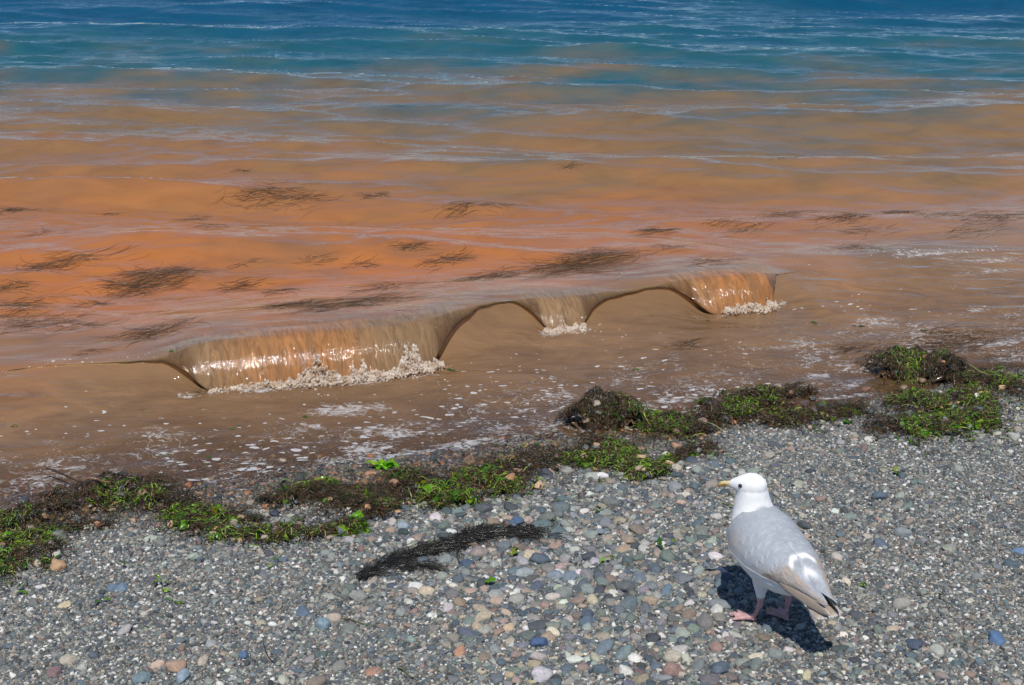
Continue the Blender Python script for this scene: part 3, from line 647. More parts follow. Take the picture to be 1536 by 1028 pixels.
# tuft of sea lettuce above the hooked heap
def lettuce_tuft(px, py, n, size, spread, label, group=None, seed=0, z_of=None, name='sea_lettuce', cols=GREENS, cat='seaweed'):
    r = np.random.default_rng(seed); p = hit_beach(px, py)
    if z_of is not None:
        p = hit(px, py); z = float(z_of(p[0], p[1])[0]); p = hit(px, py, z); p = np.array([p[0], p[1], float(z_of(p[0], p[1])[0])])
    e = link(name, None, None, label, cat, group); e.location = p; e.empty_display_size = .02
    for i in range(n):
        b = link('blade', BLADES[r.integers(0, 9)], e); s = size * r.uniform(.6, 1.25)
        dx, dy = r.normal(0, spread, 2) * np.array([1, .7])
        zz = (float(z_of(p[0] + dx, p[1] + dy)[0]) if z_of is not None else float(beach_z(p[0] + dx, p[1] + dy))) - p[2]
        b.location = (dx, dy, zz + (.002 if z_of is not None else .008 + .018 * r.random())); fl = .25 if z_of is not None else 1.0
        b.scale = (s, s * r.uniform(.4, .9), s * .8 * fl)
        b.rotation_euler = (r.normal(0, .4) * fl, r.normal(0, .4) * fl, r.uniform(-.6, .6) if z_of is not None else r.uniform(0, 6.28))
        g_ = cols[r.integers(0, len(cols))]; b['gcol'] = [float(k * r.uniform(.8, 1.2)) for k in g_]
    return e
lettuce_tuft(577, 702, 9, .022, .022, 'vivid green sea lettuce tuft at the edge of curved foam', seed=5, cols=[(.16, .40, .008), (.24, .46, .012)])
for i, (px, py, n, s) in enumerate([(35, 888, 2, .010), (203, 852, 2, .010), (155, 908, 2, .012), (240, 885, 4, .013), (248, 912, 2, .011), (150, 935, 1, .01), (765, 837, 3, .012), (1340, 712, 2, .013), (1000, 825, 3, .012), (915, 845, 3, .010), (1290, 888, 2, .010), (740, 880, 2, .011), (1400, 900, 3, .010), (900, 770, 3, .011), (1090, 765, 2, .01)]):
    lettuce_tuft(px, py, n, s, .014, COUNT[n] + ' stranded on gravel near ' + near(px, py, DRYS), 'weed scraps on the dry gravel', 200 + i, name='weed_scrap')
# dry strip of black eelgrass on the shingle
def strip(path, width, n, label, seed, pal=DRYB, L=.07, wd=.0010, lift=.0045, name='eelgrass_strip', group='dry eelgrass strips'):
    r = np.random.default_rng(seed); pts = np.array([hit_beach(*q)[:2] for q in path]); seg = np.linalg.norm(np.diff(pts, axis=0), axis=1); cum = np.concatenate([[0], np.cumsum(seg)])
    s = r.uniform(0, cum[-1], 4 * n); s = s[fbm(s * 16, s * 0 + seed, 77, 2) + r.normal(0, .25, 4 * n) > -.22][:n]; n = len(s); base = np.stack([np.interp(s, cum, pts[:, 0]), np.interp(s, cum, pts[:, 1])], -1)
    d = np.stack([np.interp(s + .01, cum, pts[:, 0]) - np.interp(s - .01, cum, pts[:, 0]), np.interp(s + .01, cum, pts[:, 1]) - np.interp(s - .01, cum, pts[:, 1])], -1)
    ang = np.arctan2(d[:, 1], d[:, 0]); taper = .45 + .55 * np.sin(np.pi * s / cum[-1])
    org = base + r.normal(0, 1, (n, 1)) * np.stack([-np.sin(ang), np.cos(ang)], -1) * (width * taper)[:, None] - np.stack([np.cos(ang), np.sin(ang)], -1) * L * .4
    V1, F1, C1 = strands(n, org, L, wd, lambda x, y: beach_z(x, y) + (.0150 if seed in (302, 303) else .0105), dirmean=ang, dirspread=.24, k=8, curl=.10, lift=lift, seed=seed, pal=pal)
    o3 = V1.mean(0); o3[2] = V1[:, 2].min()
    me = mesh_np(name, V1 - o3, F1, mat=M_WEED); add_attr(me, 'vcol', 'FLOAT_COLOR', np.clip(C1, 0, 1))
    ob = link(name, me, None, label, 'seaweed', group); ob.location = o3; return ob
strip([(548, 868), (580, 850), (620, 834), (665, 825), (690, 822)], .019, 720, 'long black dried eelgrass strip tapering down to fine gravel', 301)
strip([(590, 862), (630, 853), (660, 856)], .007, 90, 'thin black eelgrass wisp beside the long dried strip', 304)
strip([(690, 815), (720, 806), (760, 803), (800, 806), (850, 815)], .019, 760, 'black dried eelgrass strip below the blue pebble with green blades in it', 302)
strip([(650, 828), (690, 820), (720, 815)], .010, 130, 'black eelgrass bridge joining two dried strips', 303)
def blade(name, path, wd, col, label, group=None, z=.012, cat='seaweed', rnd=False):
    P = np.array([hit_beach(*q) for q in path]); t = np.linspace(0, 1, 14); tt = np.linspace(0, 1, len(P))
    Q = np.stack([np.interp(t, tt, P[:, i]) for i in range(3)], -1); Q[:, 2] = beach_z(Q[:, 0], Q[:, 1]) + z + .004 * np.sin(t * 7)
    for _ in range(2): Q[1:-1] = (Q[:-2] + Q[1:-1] * 2 + Q[2:]) / 4
    V, F, C = tubes(Q[None], (wd * (1 - .6 * t ** 3))[None], np.array([col]), .9 if rnd else .3)
    o3 = V.mean(0); o3[2] = V[:, 2].min(); me = mesh_np(name, V - o3, F, mat=M_WEED); add_attr(me, 'vcol', 'FLOAT_COLOR', C)
    ob = link(name, me, None, label, cat, group); ob.location = o3; return ob
blade('eelgrass', [(1440, 560), (1462, 570), (1485, 581)], .0035, (.25, .30, .05), 'long straight yellow green eelgrass blade on the bright green band', z=.045)
blade('eelgrass', [(752, 797), (764, 806), (772, 815)], .003, (.16, .2, .07), 'short pale green blade lying in black eelgrass', 'green blades')
blade('eelgrass', [(690, 820), (685, 838), (690, 850)], .002, (.04, .05, .015), 'dark crooked stem under the black eelgrass strip', 'green blades')
blade('twig', [(72, 724), (95, 733), (120, 742), (140, 748)], .0035, (.06, .035, .022), 'thin dark twig poking out of the arched weed heap', None, .05, 'twig', True)
blade('twig', [(132, 748), (150, 747), (170, 753)], .004, (.20, .10, .06), 'reddish brown bare twig lying on the arched weed heap', None, .065, 'twig', True)
blade('eelgrass', [(1060, 648), (1078, 656), (1092, 662)], .003, (.26, .28, .12), 'pale curved blade on the rusty brown heap', None, .035)
blade('eelgrass', [(395, 970), (400, 985), (412, 1000)], .0015, (.03, .03, .02), 'thin black stem on fine gravel', None, .01)
blade('eelgrass', [(500, 928), (530, 935), (570, 945)], .0018, (.10, .13, .04), 'faint olive stem lying on fine gravel', None, .01)
blade('eelgrass', [(595, 1005), (610, 1014), (625, 1024)], .0022, (.16, .17, .05), 'olive yellow stem on gravel', None, .01)
blade('eelgrass', [(1318, 706), (1345, 709), (1375, 718)], .002, (.2, .22, .06), 'thin yellow green stem on gravel below the looping heap', None, .01)
# drifting weed
DRIFT = np.array([[.06, .042, .022], [.10, .060, .028], [.15, .078, .032], [.045, .04, .03], [.20, .095, .035]])
def drift(px, py, wpx, n, seed, label='dark tangled weed tuft drifting in orange water', group='weed tufts drifting in the orange water', name='drifting_weed', pal=None, up=.0):
    r = np.random.default_rng(seed); p = hit(px, py, .03)
    for _ in range(3): z = float(z_water(p[0], p[1])[0]); p = hit(px, py, z)
    sc_ = p[1] / math.cos(R(22)) / FPX * wpx
    n = int(n * 4.0); ax = R(r.uniform(2, 26)); u = r.normal(0, .36, n) * sc_; t = r.normal(0, .22, n) * sc_
    org = np.stack([p[0] + u * math.cos(ax) - t * math.sin(ax), p[1] + u * math.sin(ax) + t * math.cos(ax)], 1)
    fl = r.random(n) < .5
    V1, F1, C1 = strands(n, org, .34 * sc_ + .03, .0008, lambda x, y: z_water(x.ravel(), y.ravel()).reshape(x.shape) - .0010, dirmean=ax + np.where(fl, math.pi, 0.0), dirspread=.26, k=8, curl=.10, lift=.003, seed=seed, pal=DRIFT if pal is None else pal)
    o3 = V1.mean(0); me = mesh_np(name, V1 - o3, F1, mat=M_WEED); add_attr(me, 'vcol', 'FLOAT_COLOR', np.clip(C1, 0, 1))
    ob = link(name, me, None, label, 'seaweed', group); ob.location = o3; return ob
for i, (px, py, wpx, n) in enumerate([(410, 302, 75, 50), (460, 304, 60, 14), (292, 328, 22, 12), (320, 338, 30, 6), (560, 294, 26, 14), (690, 310, 50, 22), (750, 308, 40, 8), (618, 370, 34, 22), (672, 390, 46, 26), (895, 384, 70, 60), (870, 402, 110, 80), (835, 398, 50, 18),
        (215, 430, 80, 80), (205, 412, 60, 36), (265, 408, 60, 34), (100, 392, 80, 30), (70, 402, 50, 16), (20, 315, 34, 22), (15, 432, 40, 18), (440, 458, 60, 46), (360, 430, 46, 24), (420, 436, 40, 16), (545, 452, 110, 46), (500, 462, 70, 30), (20, 470, 60, 20), (140, 458, 40, 12), (235, 497, 80, 40), (60, 484, 100, 30), (120, 490, 60, 14),
        (985, 345, 40, 30), (1080, 335, 40, 12), (1180, 322, 46, 18), (1265, 326, 56, 26), (1350, 318, 34, 26), (1410, 322, 46, 14), (1490, 326, 80, 34), (852, 248, 24, 8), (1005, 372, 36, 10), (745, 414, 60, 24), (700, 420, 40, 10), (1120, 345, 60, 10), (1300, 345, 60, 10), (540, 397, 40, 8), (160, 320, 20, 7), (480, 393, 36, 8), (1070, 393, 70, 16), (370, 395, 30, 5), (580, 430, 80, 20), (1290, 372, 60, 14), (1450, 350, 60, 10), (60, 350, 40, 5), (360, 258, 16, 6), (1175, 238, 24, 6), (30, 455, 70, 22)]):
    sz = 'broad' if wpx >= 75 else 'mid-sized' if wpx >= 46 else 'small'; dn = 'dense dark' if n / wpx > .6 else 'loose dark' if n / wpx > .33 else 'faint sparse'
    zone = 'just behind the breaking wave' if py > 405 else 'in the orange water before the wave' if py > 340 else 'in the orange water far behind the wave'
    drift(px, py, wpx, n, 400 + i, '%s %s weed tuft drifting %s' % (sz, dn, zone))
for i, (px, py, n, s) in enumerate([(262, 570, 3, .016), (210, 616, 3, .018), (140, 602, 2, .011), (20, 640, 3, .014), (355, 645, 2, .010), (462, 626, 2, .010), (678, 524, 2, .014), (682, 556, 2, .016), (970, 474, 2, .012), (978, 487, 3, .012), (1222, 487, 2, .012), (1290, 492, 2, .012), (1386, 498, 2, .018), (1345, 440, 2, .014), (1425, 437, 3, .016), (1522, 402, 3, .02), (966, 556, 1, .012), (812, 504, 2, .011), (1310, 410, 2, .014), (1232, 408, 2, .014), (1060, 480, 1, .012), (1125, 590, 1, .01), (1290, 450, 3, .015), (300, 690, 1, .01), (250, 685, 2, .012), (455, 712, 3, .014)]):
    lettuce_tuft(px, py, n, s, .016, COUNT[n] + ' in brown shallows near ' + near(px, py, NEARS), 'green weed scraps floating in the shallows', 600 + i, z_of=z_water, name='floating_scrap', cols=[(.06, .14, .02), (.10, .17, .03), (.04, .09, .02), (.09, .11, .04)])
for i, (px, py, wpx, n) in enumerate([(1030, 516, 40, 14), (1275, 523, 44, 18), (990, 478, 30, 8), (105, 612, 24, 6), (140, 545, 30, 5), (1440, 512, 120, 60), (1405, 520, 50, 20), (1330, 436, 80, 8), (300, 588, 24, 5)]):
    drift(px, py, wpx, n, 700 + i, ('broad' if wpx > 60 else 'small') + ' dark weed wisp in brown shallows near ' + near(px, py, NEARS), 'weed wisps floating in the shallows', 'floating_wisp')

# ------------------------------------------------------------------ fine gravel, and stones lodged in the weed
rest = [xf(p, 0) + (p[4],) for p in peb[NBIG:] + EXTRA]
GMAX = 480000
# fine gravel
xs, ys, rs = [], [], []
N = 330000
px = rng.uniform(-130, 1666, N); 
# equal density on the ground: sample world box, keep what the camera can see plus a margin
corners = np.array([hit_beach(q, w_)[:2] for q in (-200, 1736) for w_ in (560, 1110)])
x0, y0 = corners.min(0) - .5; x1, y1 = corners.max(0) + .5
gx = rng.uniform(x0, x1, 1500000); gy = rng.uniform(y0, y1, 1500000)
ga, gv = av(gx, gy); gz = beach_z(gx, gy)
gd = gv - np.interp(ga, _ea[:, 0], _ea[:, 1])
inn = in_view(gx, gy, gz, .10); ok = (gd < .50) & (inn | (in_view(gx, gy, gz, .75) & (rng.random(len(gx)) < .4)))
gx, gy, gz, gd = gx[ok], gy[ok], gz[ok], gd[ok]
N = min(len(gx), GMAX); gx, gy, gz, gd = gx[:N], gy[:N], gz[:N], gd[:N]
gc = coarse(gx, gy)
fine_n = fbm(gx * 1.6, gy * 1.6, 151, 3)
gr = np.clip(rng.lognormal(0, .34, N) * (.0028 + .0010 * gc + .0007 * fine_n), .0016, .0085)
ci = rng.choice(len(PAL), size=N, p=PW); gcol = PAL[ci] * np.array([.96, .98, .95]) * rng.uniform(.38, 1.20, (N, 1))
lum = gcol.mean(1, keepdims=True); gcol = lum + (gcol - lum) * .8
# bright flecks of quartz and shell among the small grains
wh = rng.random(N) < .045; gcol[wh] = np.array([.62, .61, .57]) * rng.uniform(.8, 1.15, (wh.sum(), 1))
gcol = np.clip(gcol, .02, .8)
gflat = rng.uniform(.5, .85, N)
gpos = np.stack([gx, gy, gz + gr * gflat * rng.uniform(-.1, .7, N)], 1)
grot = np.stack([rng.normal(0, .3, N), rng.normal(0, .3, N), rng.uniform(0, 6.28, N)], 1)
gscl = np.stack([gr * 1.12, gr * rng.uniform(.7, 1, N), gr * gflat], 1)
if rest:
    gpos = np.concatenate([gpos, np.array([q[0] for q in rest])]); grot = np.concatenate([grot, np.array([q[1] for q in rest])])
    gscl = np.concatenate([gscl, np.array([q[2] for q in rest])]); gcol = np.concatenate([gcol, np.array([q[3] for q in rest])])
gw = wet_at(gpos[:, 0], gpos[:, 1])
me = bpy.data.meshes.new('gravel'); me.vertices.add(len(gpos)); me.vertices.foreach_set('co', gpos.astype(np.float32).ravel())
add_attr(me, 'rot', 'FLOAT_VECTOR', grot); add_attr(me, 'scl', 'FLOAT_VECTOR', gscl); add_attr(me, 'col', 'FLOAT_COLOR', gcol); add_attr(me, 'wet', 'FLOAT', gw)
add_attr(me, 'pick', 'INT', rng.integers(0, 8, len(gpos)))
gravel = link('gravel', me, beach, label='small mixed grey, blue and tan gravel', kind='stuff')
ng = bpy.data.node_groups.new('gravel_scatter', 'GeometryNodeTree')
ng.interface.new_socket('Geometry', in_out='INPUT', socket_type='NodeSocketGeometry'); ng.interface.new_socket('Geometry', in_out='OUTPUT', socket_type='NodeSocketGeometry')
gi = ng.nodes.new('NodeGroupInput'); go = ng.nodes.new('NodeGroupOutput')
ip = ng.nodes.new('GeometryNodeInstanceOnPoints'); jn = ng.nodes.new('GeometryNodeJoinGeometry')
def named(nm, t):
    n = ng.nodes.new('GeometryNodeInputNamedAttribute'); n.data_type = t; n.inputs[0].default_value = nm
    return [s for s in n.outputs if s.enabled and s.name == 'Attribute'][0]
for o in pebs[:8]:
    oi = ng.nodes.new('GeometryNodeObjectInfo'); oi.inputs['Object'].default_value = o; oi.inputs['As Instance'].default_value = True; oi.transform_space = 'ORIGINAL'
    ng.links.new(oi.outputs['Geometry'], jn.inputs[0])
e2r = ng.nodes.new('FunctionNodeEulerToRotation'); ng.links.new(named('rot', 'FLOAT_VECTOR'), e2r.inputs[0])
m2p = ng.nodes.new('GeometryNodeMeshToPoints')
ng.links.new(gi.outputs[0], m2p.inputs[0]); ng.links.new(m2p.outputs[0], ip.inputs['Points']); ng.links.new(jn.outputs[0], ip.inputs['Instance'])
ip.inputs['Pick Instance'].default_value = True
ng.links.new(named('pick', 'INT'), ip.inputs['Instance Index']); ng.links.new(e2r.outputs[0], ip.inputs['Rotation']); ng.links.new(named('scl', 'FLOAT_VECTOR'), ip.inputs['Scale'])
ng.links.new(ip.outputs[0], go.inputs[0])
md = gravel.modifiers.new('scatter', 'NODES'); md.node_group = ng

# ------------------------------------------------------------------ froth where the lip lands
def froth(a0, a1, n, hmax, label, seed, back=.03, lo=.25):
    r = np.random.default_rng(seed); V = []; F = []; nvt = 0
    bm = bmesh.new(); bmesh.ops.create_icosphere(bm, subdivisions=1, radius=1.0); bm.verts.ensure_lookup_table()
    SV = np.array([v.co[:] for v in bm.verts]); SF = np.array([[v.index for v in f.verts] for f in bm.faces]); bm.free()
    t = r.random(n) ** .75 if a1 > a0 else r.random(n)
    a = a0 + (a1 - a0) * t; vcc, HH, cc = crest(a); L = .085 + .62 * HH
    env = hmax * (lo + (1 - lo) * np.clip(.35 + 1.1 * fbm(a * 11, a * 0 + seed, 33, 3) + .5 * t, 0, 1.2)) * np.sin(np.pi * np.clip(t * .92 + .05, 0, 1)) ** .5
    spk = np.clip(fbm(a * 60, a * 0 + 2, 35, 2) * 1.6, 0, 1); hgt = env * r.random(n) ** (2.2 - 1.2 * spk) * (.7 + .7 * spk)
    ss = np.clip(1 - hgt / (HH + .012), 0, 1) ** (1 / 1.9)
    off = -L * ss - r.exponential(.008, n) + r.normal(0, .004, n)
    x, y = xy(a, vcc + off); z = hgt + r.normal(0, .003, n)
    rad = np.clip(r.lognormal(math.log(.0020), .55, n), .0011, .008) * (1 - .35 * hgt / (hmax + .01))
    for i in range(n):
        sq = r.uniform(.6, 1.3, 3) * np.array([1, 1, 1 + 1.6 * hgt[i] / hmax]); V.append(SV * (rad[i] * sq) + np.array([x[i], y[i], z[i]])); F.append(SF + nvt); nvt += len(SV)
    me = mesh_np('froth_core', np.concatenate(V), np.concatenate(F)); tmp = bpy.data.objects.new('froth_tmp', me); COL.objects.link(tmp)
    m = tmp.modifiers.new('r', 'REMESH'); m.mode = 'VOXEL'; m.voxel_size = .0017; m.use_smooth_shade = True
    dg = bpy.context.evaluated_depsgraph_get(); me2 = bpy.data.meshes.new_from_object(tmp.evaluated_get(dg)); bpy.data.objects.remove(tmp)
    co = np.zeros(len(me2.vertices) * 3, np.float32); me2.vertices.foreach_get('co', co); co = co.reshape(-1, 3)
    k = np.clip(.55 + .9 * fbm(co[:, 0] * 35, co[:, 1] * 35 + co[:, 2] * 60, 44, 3), 0, 1)[:, None]
    colr = np.array([.58, .42, .27]) * (1 - k) + np.array([.86, .77, .66]) * k
    o3 = co.mean(0); o3[2] = 0; me2.vertices.foreach_set('co', (co - o3).ravel())
    add_attr(me2, 'vcol', 'FLOAT_COLOR', colr); me2.materials.clear(); me2.materials.append(M_FROTH); me2.update()
    ob = link('froth', me2, None, label, 'foam', 'froth along the breaking wave', 'stuff'); ob.location = o3
    return ob
def a_of(px): 
    return float(np.interp(px, [p[0] for p in crest_px], cr[:, 0]))
froth(a_of(395), a_of(648), 10500, .085, 'tan froth splashing where the long orange lip lands', 801)
froth(a_of(300), a_of(420), 1200, .022, 'low tan froth under the left end of the long lip', 802)
froth(a_of(862), a_of(800), 3000, .055, 'pale froth under the short middle lip', 803)
froth(a_of(1060), a_of(1146), 2600, .042, 'tan froth under the smooth orange lip', 804)
# loose drops and bubbles beside the wave
def drops(label, spec, seed):
    r = np.random.default_rng(seed); bm = bmesh.new(); bmesh.ops.create_icosphere(bm, subdivisions=1, radius=1.0); SV = np.array([v.co[:] for v in bm.verts]); bm.verts.ensure_lookup_table(); SF = np.array([[v.index for v in f.verts] for f in bm.faces]); bm.free()
    V, F, k = [], [], 0
    for px, py, rx, ry, n in spec:
        for _ in range(n):
            p = hit(px + r.normal(0, rx), py + r.normal(0, ry), .02); z = float(z_water(p[0], p[1])[0]); p = hit(px + r.normal(0, rx), py + r.normal(0, ry), z); z = float(z_water(p[0], p[1])[0])
            s = np.array([1, .8, .45]) * np.clip(r.lognormal(math.log(.0035), .45), .0015, .010)
            V.append(SV * s + np.array([p[0], p[1], z + .001])); F.append(SF + k); k += len(SV)
    V = np.concatenate(V); o3 = V.mean(0); me = mesh_np('foam_bubbles', V - o3, np.concatenate(F), mat=M_FROTH); add_attr(me, 'vcol', 'FLOAT_COLOR', np.tile(np.array([.75, .68, .6]), (len(V), 1)))
    ob = link('foam_bubbles', me, None, label, 'foam', 'froth along the breaking wave', 'stuff'); ob.location = o3
drops('white foam bubbles scattered over the low swell', [(1400, 382, 45, 4, 70), (1470, 395, 50, 9, 50), (1360, 384, 20, 3, 24), (1300, 395, 50, 8, 16)], 811)
drops('white bubbles along the thin curling crest', [(150, 548, 60, 5, 30), (80, 560, 30, 10, 14), (230, 552, 30, 8, 10), (900, 480, 60, 10, 14), (700, 560, 80, 14, 16), (400, 590, 60, 8, 20), (850, 490, 30, 5, 16)], 812)

# ------------------------------------------------------------------ the gull
GPOS = hit_beach(1128, 934); HEAD = 114.0; GS = 0.92
ST = np.array([  # x, z, half width, half height along the body
    [-.205, .184, .012, .008], [-.175, .185, .030, .020], [-.135, .187, .055, .040], [-.09, .189, .076, .060], [-.035, .192, .088, .074], [.025, .206, .091, .082], [.068, .228, .083, .077], [.094, .258, .064, .060], [.104, .288, .052, .050], [.108, .312, .046, .044], [.109, .336, .040, .039], [.108, .353, .027, .027], [.107, .364, .008, .008]])
def body_ring(s):
    """s 0..1 along the station list -> centre, tangent frame, radii"""
    t = s * (len(ST) - 1); q = [np.interp(t, np.arange(len(ST)), ST[:, i]) for i in range(4)]
    d = .4; q2 = [np.interp(t + d, np.arange(len(ST)), ST[:, i]) for i in range(2)]; q1 = [np.interp(t - d, np.arange(len(ST)), ST[:, i]) for i in range(2)]
    T = np.array([q2[0] - q1[0], 0, q2[1] - q1[1]]); T /= np.linalg.norm(T) + 1e-9
    Nn = np.array([-T[2], 0, T[0]])
    return np.array([q[0], 0, q[1]]), Nn, q[2], q[3]
def loft_rings(rings, n=28):
    V, F = [], []
    for c, N1, B1, r1, r2 in rings:
        for k in range(n):
            th_ = 2 * math.pi * k / n; V.append(c + B1 * r1 * math.cos(th_) + N1 * r2 * math.sin(th_))
    for i in range(len(rings) - 1):
        for k in range(n): F.append((i * n + k, i * n + (k + 1) % n, (i + 1) * n + (k + 1) % n, (i + 1) * n + k))
    return V, F, n, len(rings)
def bm_loft(bm, rings, n=28):
    V, F, n, m = loft_rings(rings, n); vs = [bm.verts.new(v) for v in V]
    for f in F: bm.faces.new([vs[i] for i in f])
    bm.faces.new([vs[k] for k in range(n)][::-1]); bm.faces.new([vs[(m - 1) * n + k] for k in range(n)])
def tube_rings(pts, rad):
    pts = [np.array(p, float) for p in pts]; out = []
    for i, p in enumerate(pts):
        T = pts[min(i + 1, len(pts) - 1)] - pts[max(i - 1, 0)]; T /= np.linalg.norm(T); up = np.array([0, 0, 1.0]) if abs(T[2]) < .9 else np.array([1.0, 0, 0])
        B = np.cross(T, up); B /= np.linalg.norm(B); N1 = np.cross(B, T); r = rad[i]; r = (r, r) if not isinstance(r, tuple) else r
        out.append((p, N1, B, r[0], r[1]))
    return out
bm = bmesh.new()
rings = []
for s in np.linspace(0, 1, 60):
    c_, N_, rw, rh = body_ring(s); rings.append((c_, N_, np.array([0, 1.0, 0]), rw, rh))
bm_loft(bm, rings)
YAW = R(48); hc = np.array([.109, .004, .346]); hd = np.array([math.cos(YAW), math.sin(YAW), .03]); hd /= np.linalg.norm(hd)
# head: egg along the gaze direction
hp = [(-.040, .004, .010), (-.034, .018, .020), (-.022, .028, .029), (-.006, .0335, .0345), (.012, .0325, .033), (.028, .0265, .0265), (.040, .019, .020), (.050, .0125, .0145), (.058, .008, .010)]
bm_loft(bm, tube_rings([hc + hd * q[0] + np.array([0, 0, -.10 * max(0, q[0])]) for q in hp], [(q[1], q[2]) for q in hp]))
# legs
def leg(side, hip, ank, foot, yaw):
    hip, ank, foot = map(np.array, (hip, ank, foot))
    bm_loft(bm, tube_rings([hip + np.array([0, 0, .03]), hip, hip * .55 + ank * .45, hip * .15 + ank * .85, ank, ank * .75 + foot * .25, ank * .4 + foot * .6, foot + np.array([0, 0, .010])], [.028, .022, .0135, .0088, .0092, .0064, .0062, .0075]), 12)
    for dy, ln in ((-26, .056), (0, .064), (26, .054)):
        d = np.array([math.cos(yaw + R(dy)), math.sin(yaw + R(dy)), 0])
        bm_loft(bm, tube_rings([foot + np.array([0, 0, .009]) - d * .008, foot + d * ln * .35 + np.array([0, 0, .0085]), foot + d * ln * .7 + np.array([0, 0, .0065]), foot + d * ln + np.array([0, 0, .0035])], [.0072, .0062, .0056, .0038]), 10)
    d0 = np.array([math.cos(yaw - R(26)), math.sin(yaw - R(26)), 0]) * .046; d1 = np.array([math.cos(yaw + R(26)), math.sin(yaw + R(26)), 0]) * .045; dm = np.array([math.cos(yaw), math.sin(yaw), 0]) * .052
    P4 = [foot, foot + d0, foot + dm, foot + d1]
    lo_ = [bm.verts.new(p + np.array([0, 0, .002])) for p in P4]; hi_ = [bm.verts.new(p + np.array([0, 0, .0068])) for p in P4]
    bm.faces.new(lo_[::-1]); bm.faces.new(hi_)
    for i in range(4): bm.faces.new([lo_[i], lo_[(i + 1) % 4], hi_[(i + 1) % 4], hi_[i]])
    db = -np.array([math.cos(yaw), math.sin(yaw), 0]); bm_loft(bm, tube_rings([foot + np.array([0, 0, .012]), foot + db * .014 + np.array([0, 0, .006])], [.004, .0028]), 8)
leg(1, (-.012, .036, .120), (-.024, .042, .066), (.004, .044, .0), R(40))
leg(-1, (-.020, -.034, .120), (-.038, -.036, .068), (-.030, -.036, .0), R(6))
me = bpy.data.meshes.new('gull_tmp'); bm.to_mesh(me); bm.free(); tmp = bpy.data.objects.new('gull_tmp', me); COL.objects.link(tmp)
m = tmp.modifiers.new('r', 'REMESH'); m.mode = 'VOXEL'; m.voxel_size = .0023
m = tmp.modifiers.new('s', 'SMOOTH'); m.factor = .5; m.iterations = 11
dg = bpy.context.evaluated_depsgraph_get(); gm = bpy.data.meshes.new_from_object(tmp.evaluated_get(dg)); bpy.data.objects.remove(tmp)
bs = bmesh.new(); bs.from_mesh(gm); nk = [v for v in bs.verts if .262 < v.co.z < .338]
for _ in range(26): bmesh.ops.smooth_vert(bs, verts=nk, factor=.5, use_axis_x=True, use_axis_y=True, use_axis_z=True)
bs.to_mesh(gm); bs.free()
n = len(gm.vertices); co = np.zeros(n * 3, np.float32); gm.vertices.foreach_get('co', co); co = co.reshape(-1, 3)
gm.polygons.foreach_set('use_smooth', np.ones(len(gm.polygons), bool))
white = np.array([.80, .80, .79]); grey = np.array([.36, .385, .42]); pink = np.array([.50, .30, .29])
colr = np.tile(white, (n, 1))
spz = np.interp(co[:, 0], ST[:8, 0], ST[:8, 1]); top = sstep(.022, .040, co[:, 2] - spz) * sstep(.070, .052, co[:, 0] + .25 * (co[:, 2] - .30) + .006 * fbm(co[:, 1] * 60, co[:, 2] * 60, 8, 2)) * sstep(-.16, -.13, co[:, 0])
colr = colr + (grey - colr) * top[:, None]
legm = sstep(.092, .084, co[:, 2]) * (np.abs(co[:, 1]) < .12); colr = colr + (pink * (1 + .25 * fbm(co[:, 2] * 200, co[:, 1] * 200, 6, 2))[:, None] - colr) * legm[:, None]
# faint grey smudges on hind neck and lores
hl = (co - hc) @ hd; smud = np.exp(-((co[:, 2] - .318) / .016) ** 2) * np.clip(.2 + .9 * fbm(co[:, 0] * 70, co[:, 1] * 70 + co[:, 2] * 50, 12, 3), 0, 1) * .18
colr = colr * (1 - smud[:, None] * np.array([.5, .5, .45]))
add_attr(gm, 'vcol', 'FLOAT_COLOR', np.clip(colr, 0, 1)); gm.materials.clear(); gm.materials.append(M_PLUM)
gull = link('gull', gm, None, 'white and grey gull with fawn wingtips and pink legs standing on gravel', 'gull')
gull.location = (GPOS[0], GPOS[1], GPOS[2] + .006); gull.rotation_euler = (0, 0, R(HEAD)); gull.scale = (GS,) * 3
_lf = Matrix.Rotation(R(HEAD), 3, 'Z') @ Vector((.004, .044, 0)); gull.location.x -= _lf.x * GS; gull.location.y -= _lf.y * GS
# bill
bd = hd.copy(); bd[2] -= .10; bd /= np.linalg.norm(bd); b0 = hc + hd * .052 + np.array([0, 0, -.006]); side = np.cross(bd, [0, 0, 1.0]); side /= np.linalg.norm(side)
bmb = bmesh.new()
prof = [(-.008, .0074, .0104, 0), (.004, .0068, .0094, .000), (.014, .0058, .0084, -.0004), (.022, .0050, .0082, -.0012), (.029, .0044, .0080, -.0024), (.035, .0031, .0062, -.0050), (.0385, .0014, .0030, -.0090)]
bm_loft(bmb, [(b0 + bd * p[0] + np.array([0, 0, p[3]]), np.array([0, 0, 1.0]), side, p[1], p[2]) for p in prof], 16)
me = bpy.data.meshes.new('bill'); bmb.to_mesh(me); bmb.free(); me.polygons.foreach_set('use_smooth', np.ones(len(me.polygons), bool))
cob = np.array([v.co[:] for v in me.vertices]); tb = (cob - b0) @ bd; zb_ = cob[:, 2] - (b0[2] + tb * bd[2])
cc_ = np.array([.62, .50, .24]) + (np.array([.52, .25, .07]) - np.array([.62, .50, .24])) * (sstep(.002, -.003, zb_) * sstep(.012, .022, tb))[:, None]
cc_ = cc_ + (np.array([.70, .62, .50]) - cc_) * sstep(.012, -.002, tb)[:, None]; cc_ = cc_ * (1 - .75 * (np.abs(zb_ + .001) < .0009) * 1.0)[:, None]
me.materials.append(mat_vcol('bill_horn', .4, nscale=200, namt=.12)); add_attr(me, 'vcol', 'FLOAT_COLOR', np.clip(cc_, 0, 1)); link('bill', me, gull)
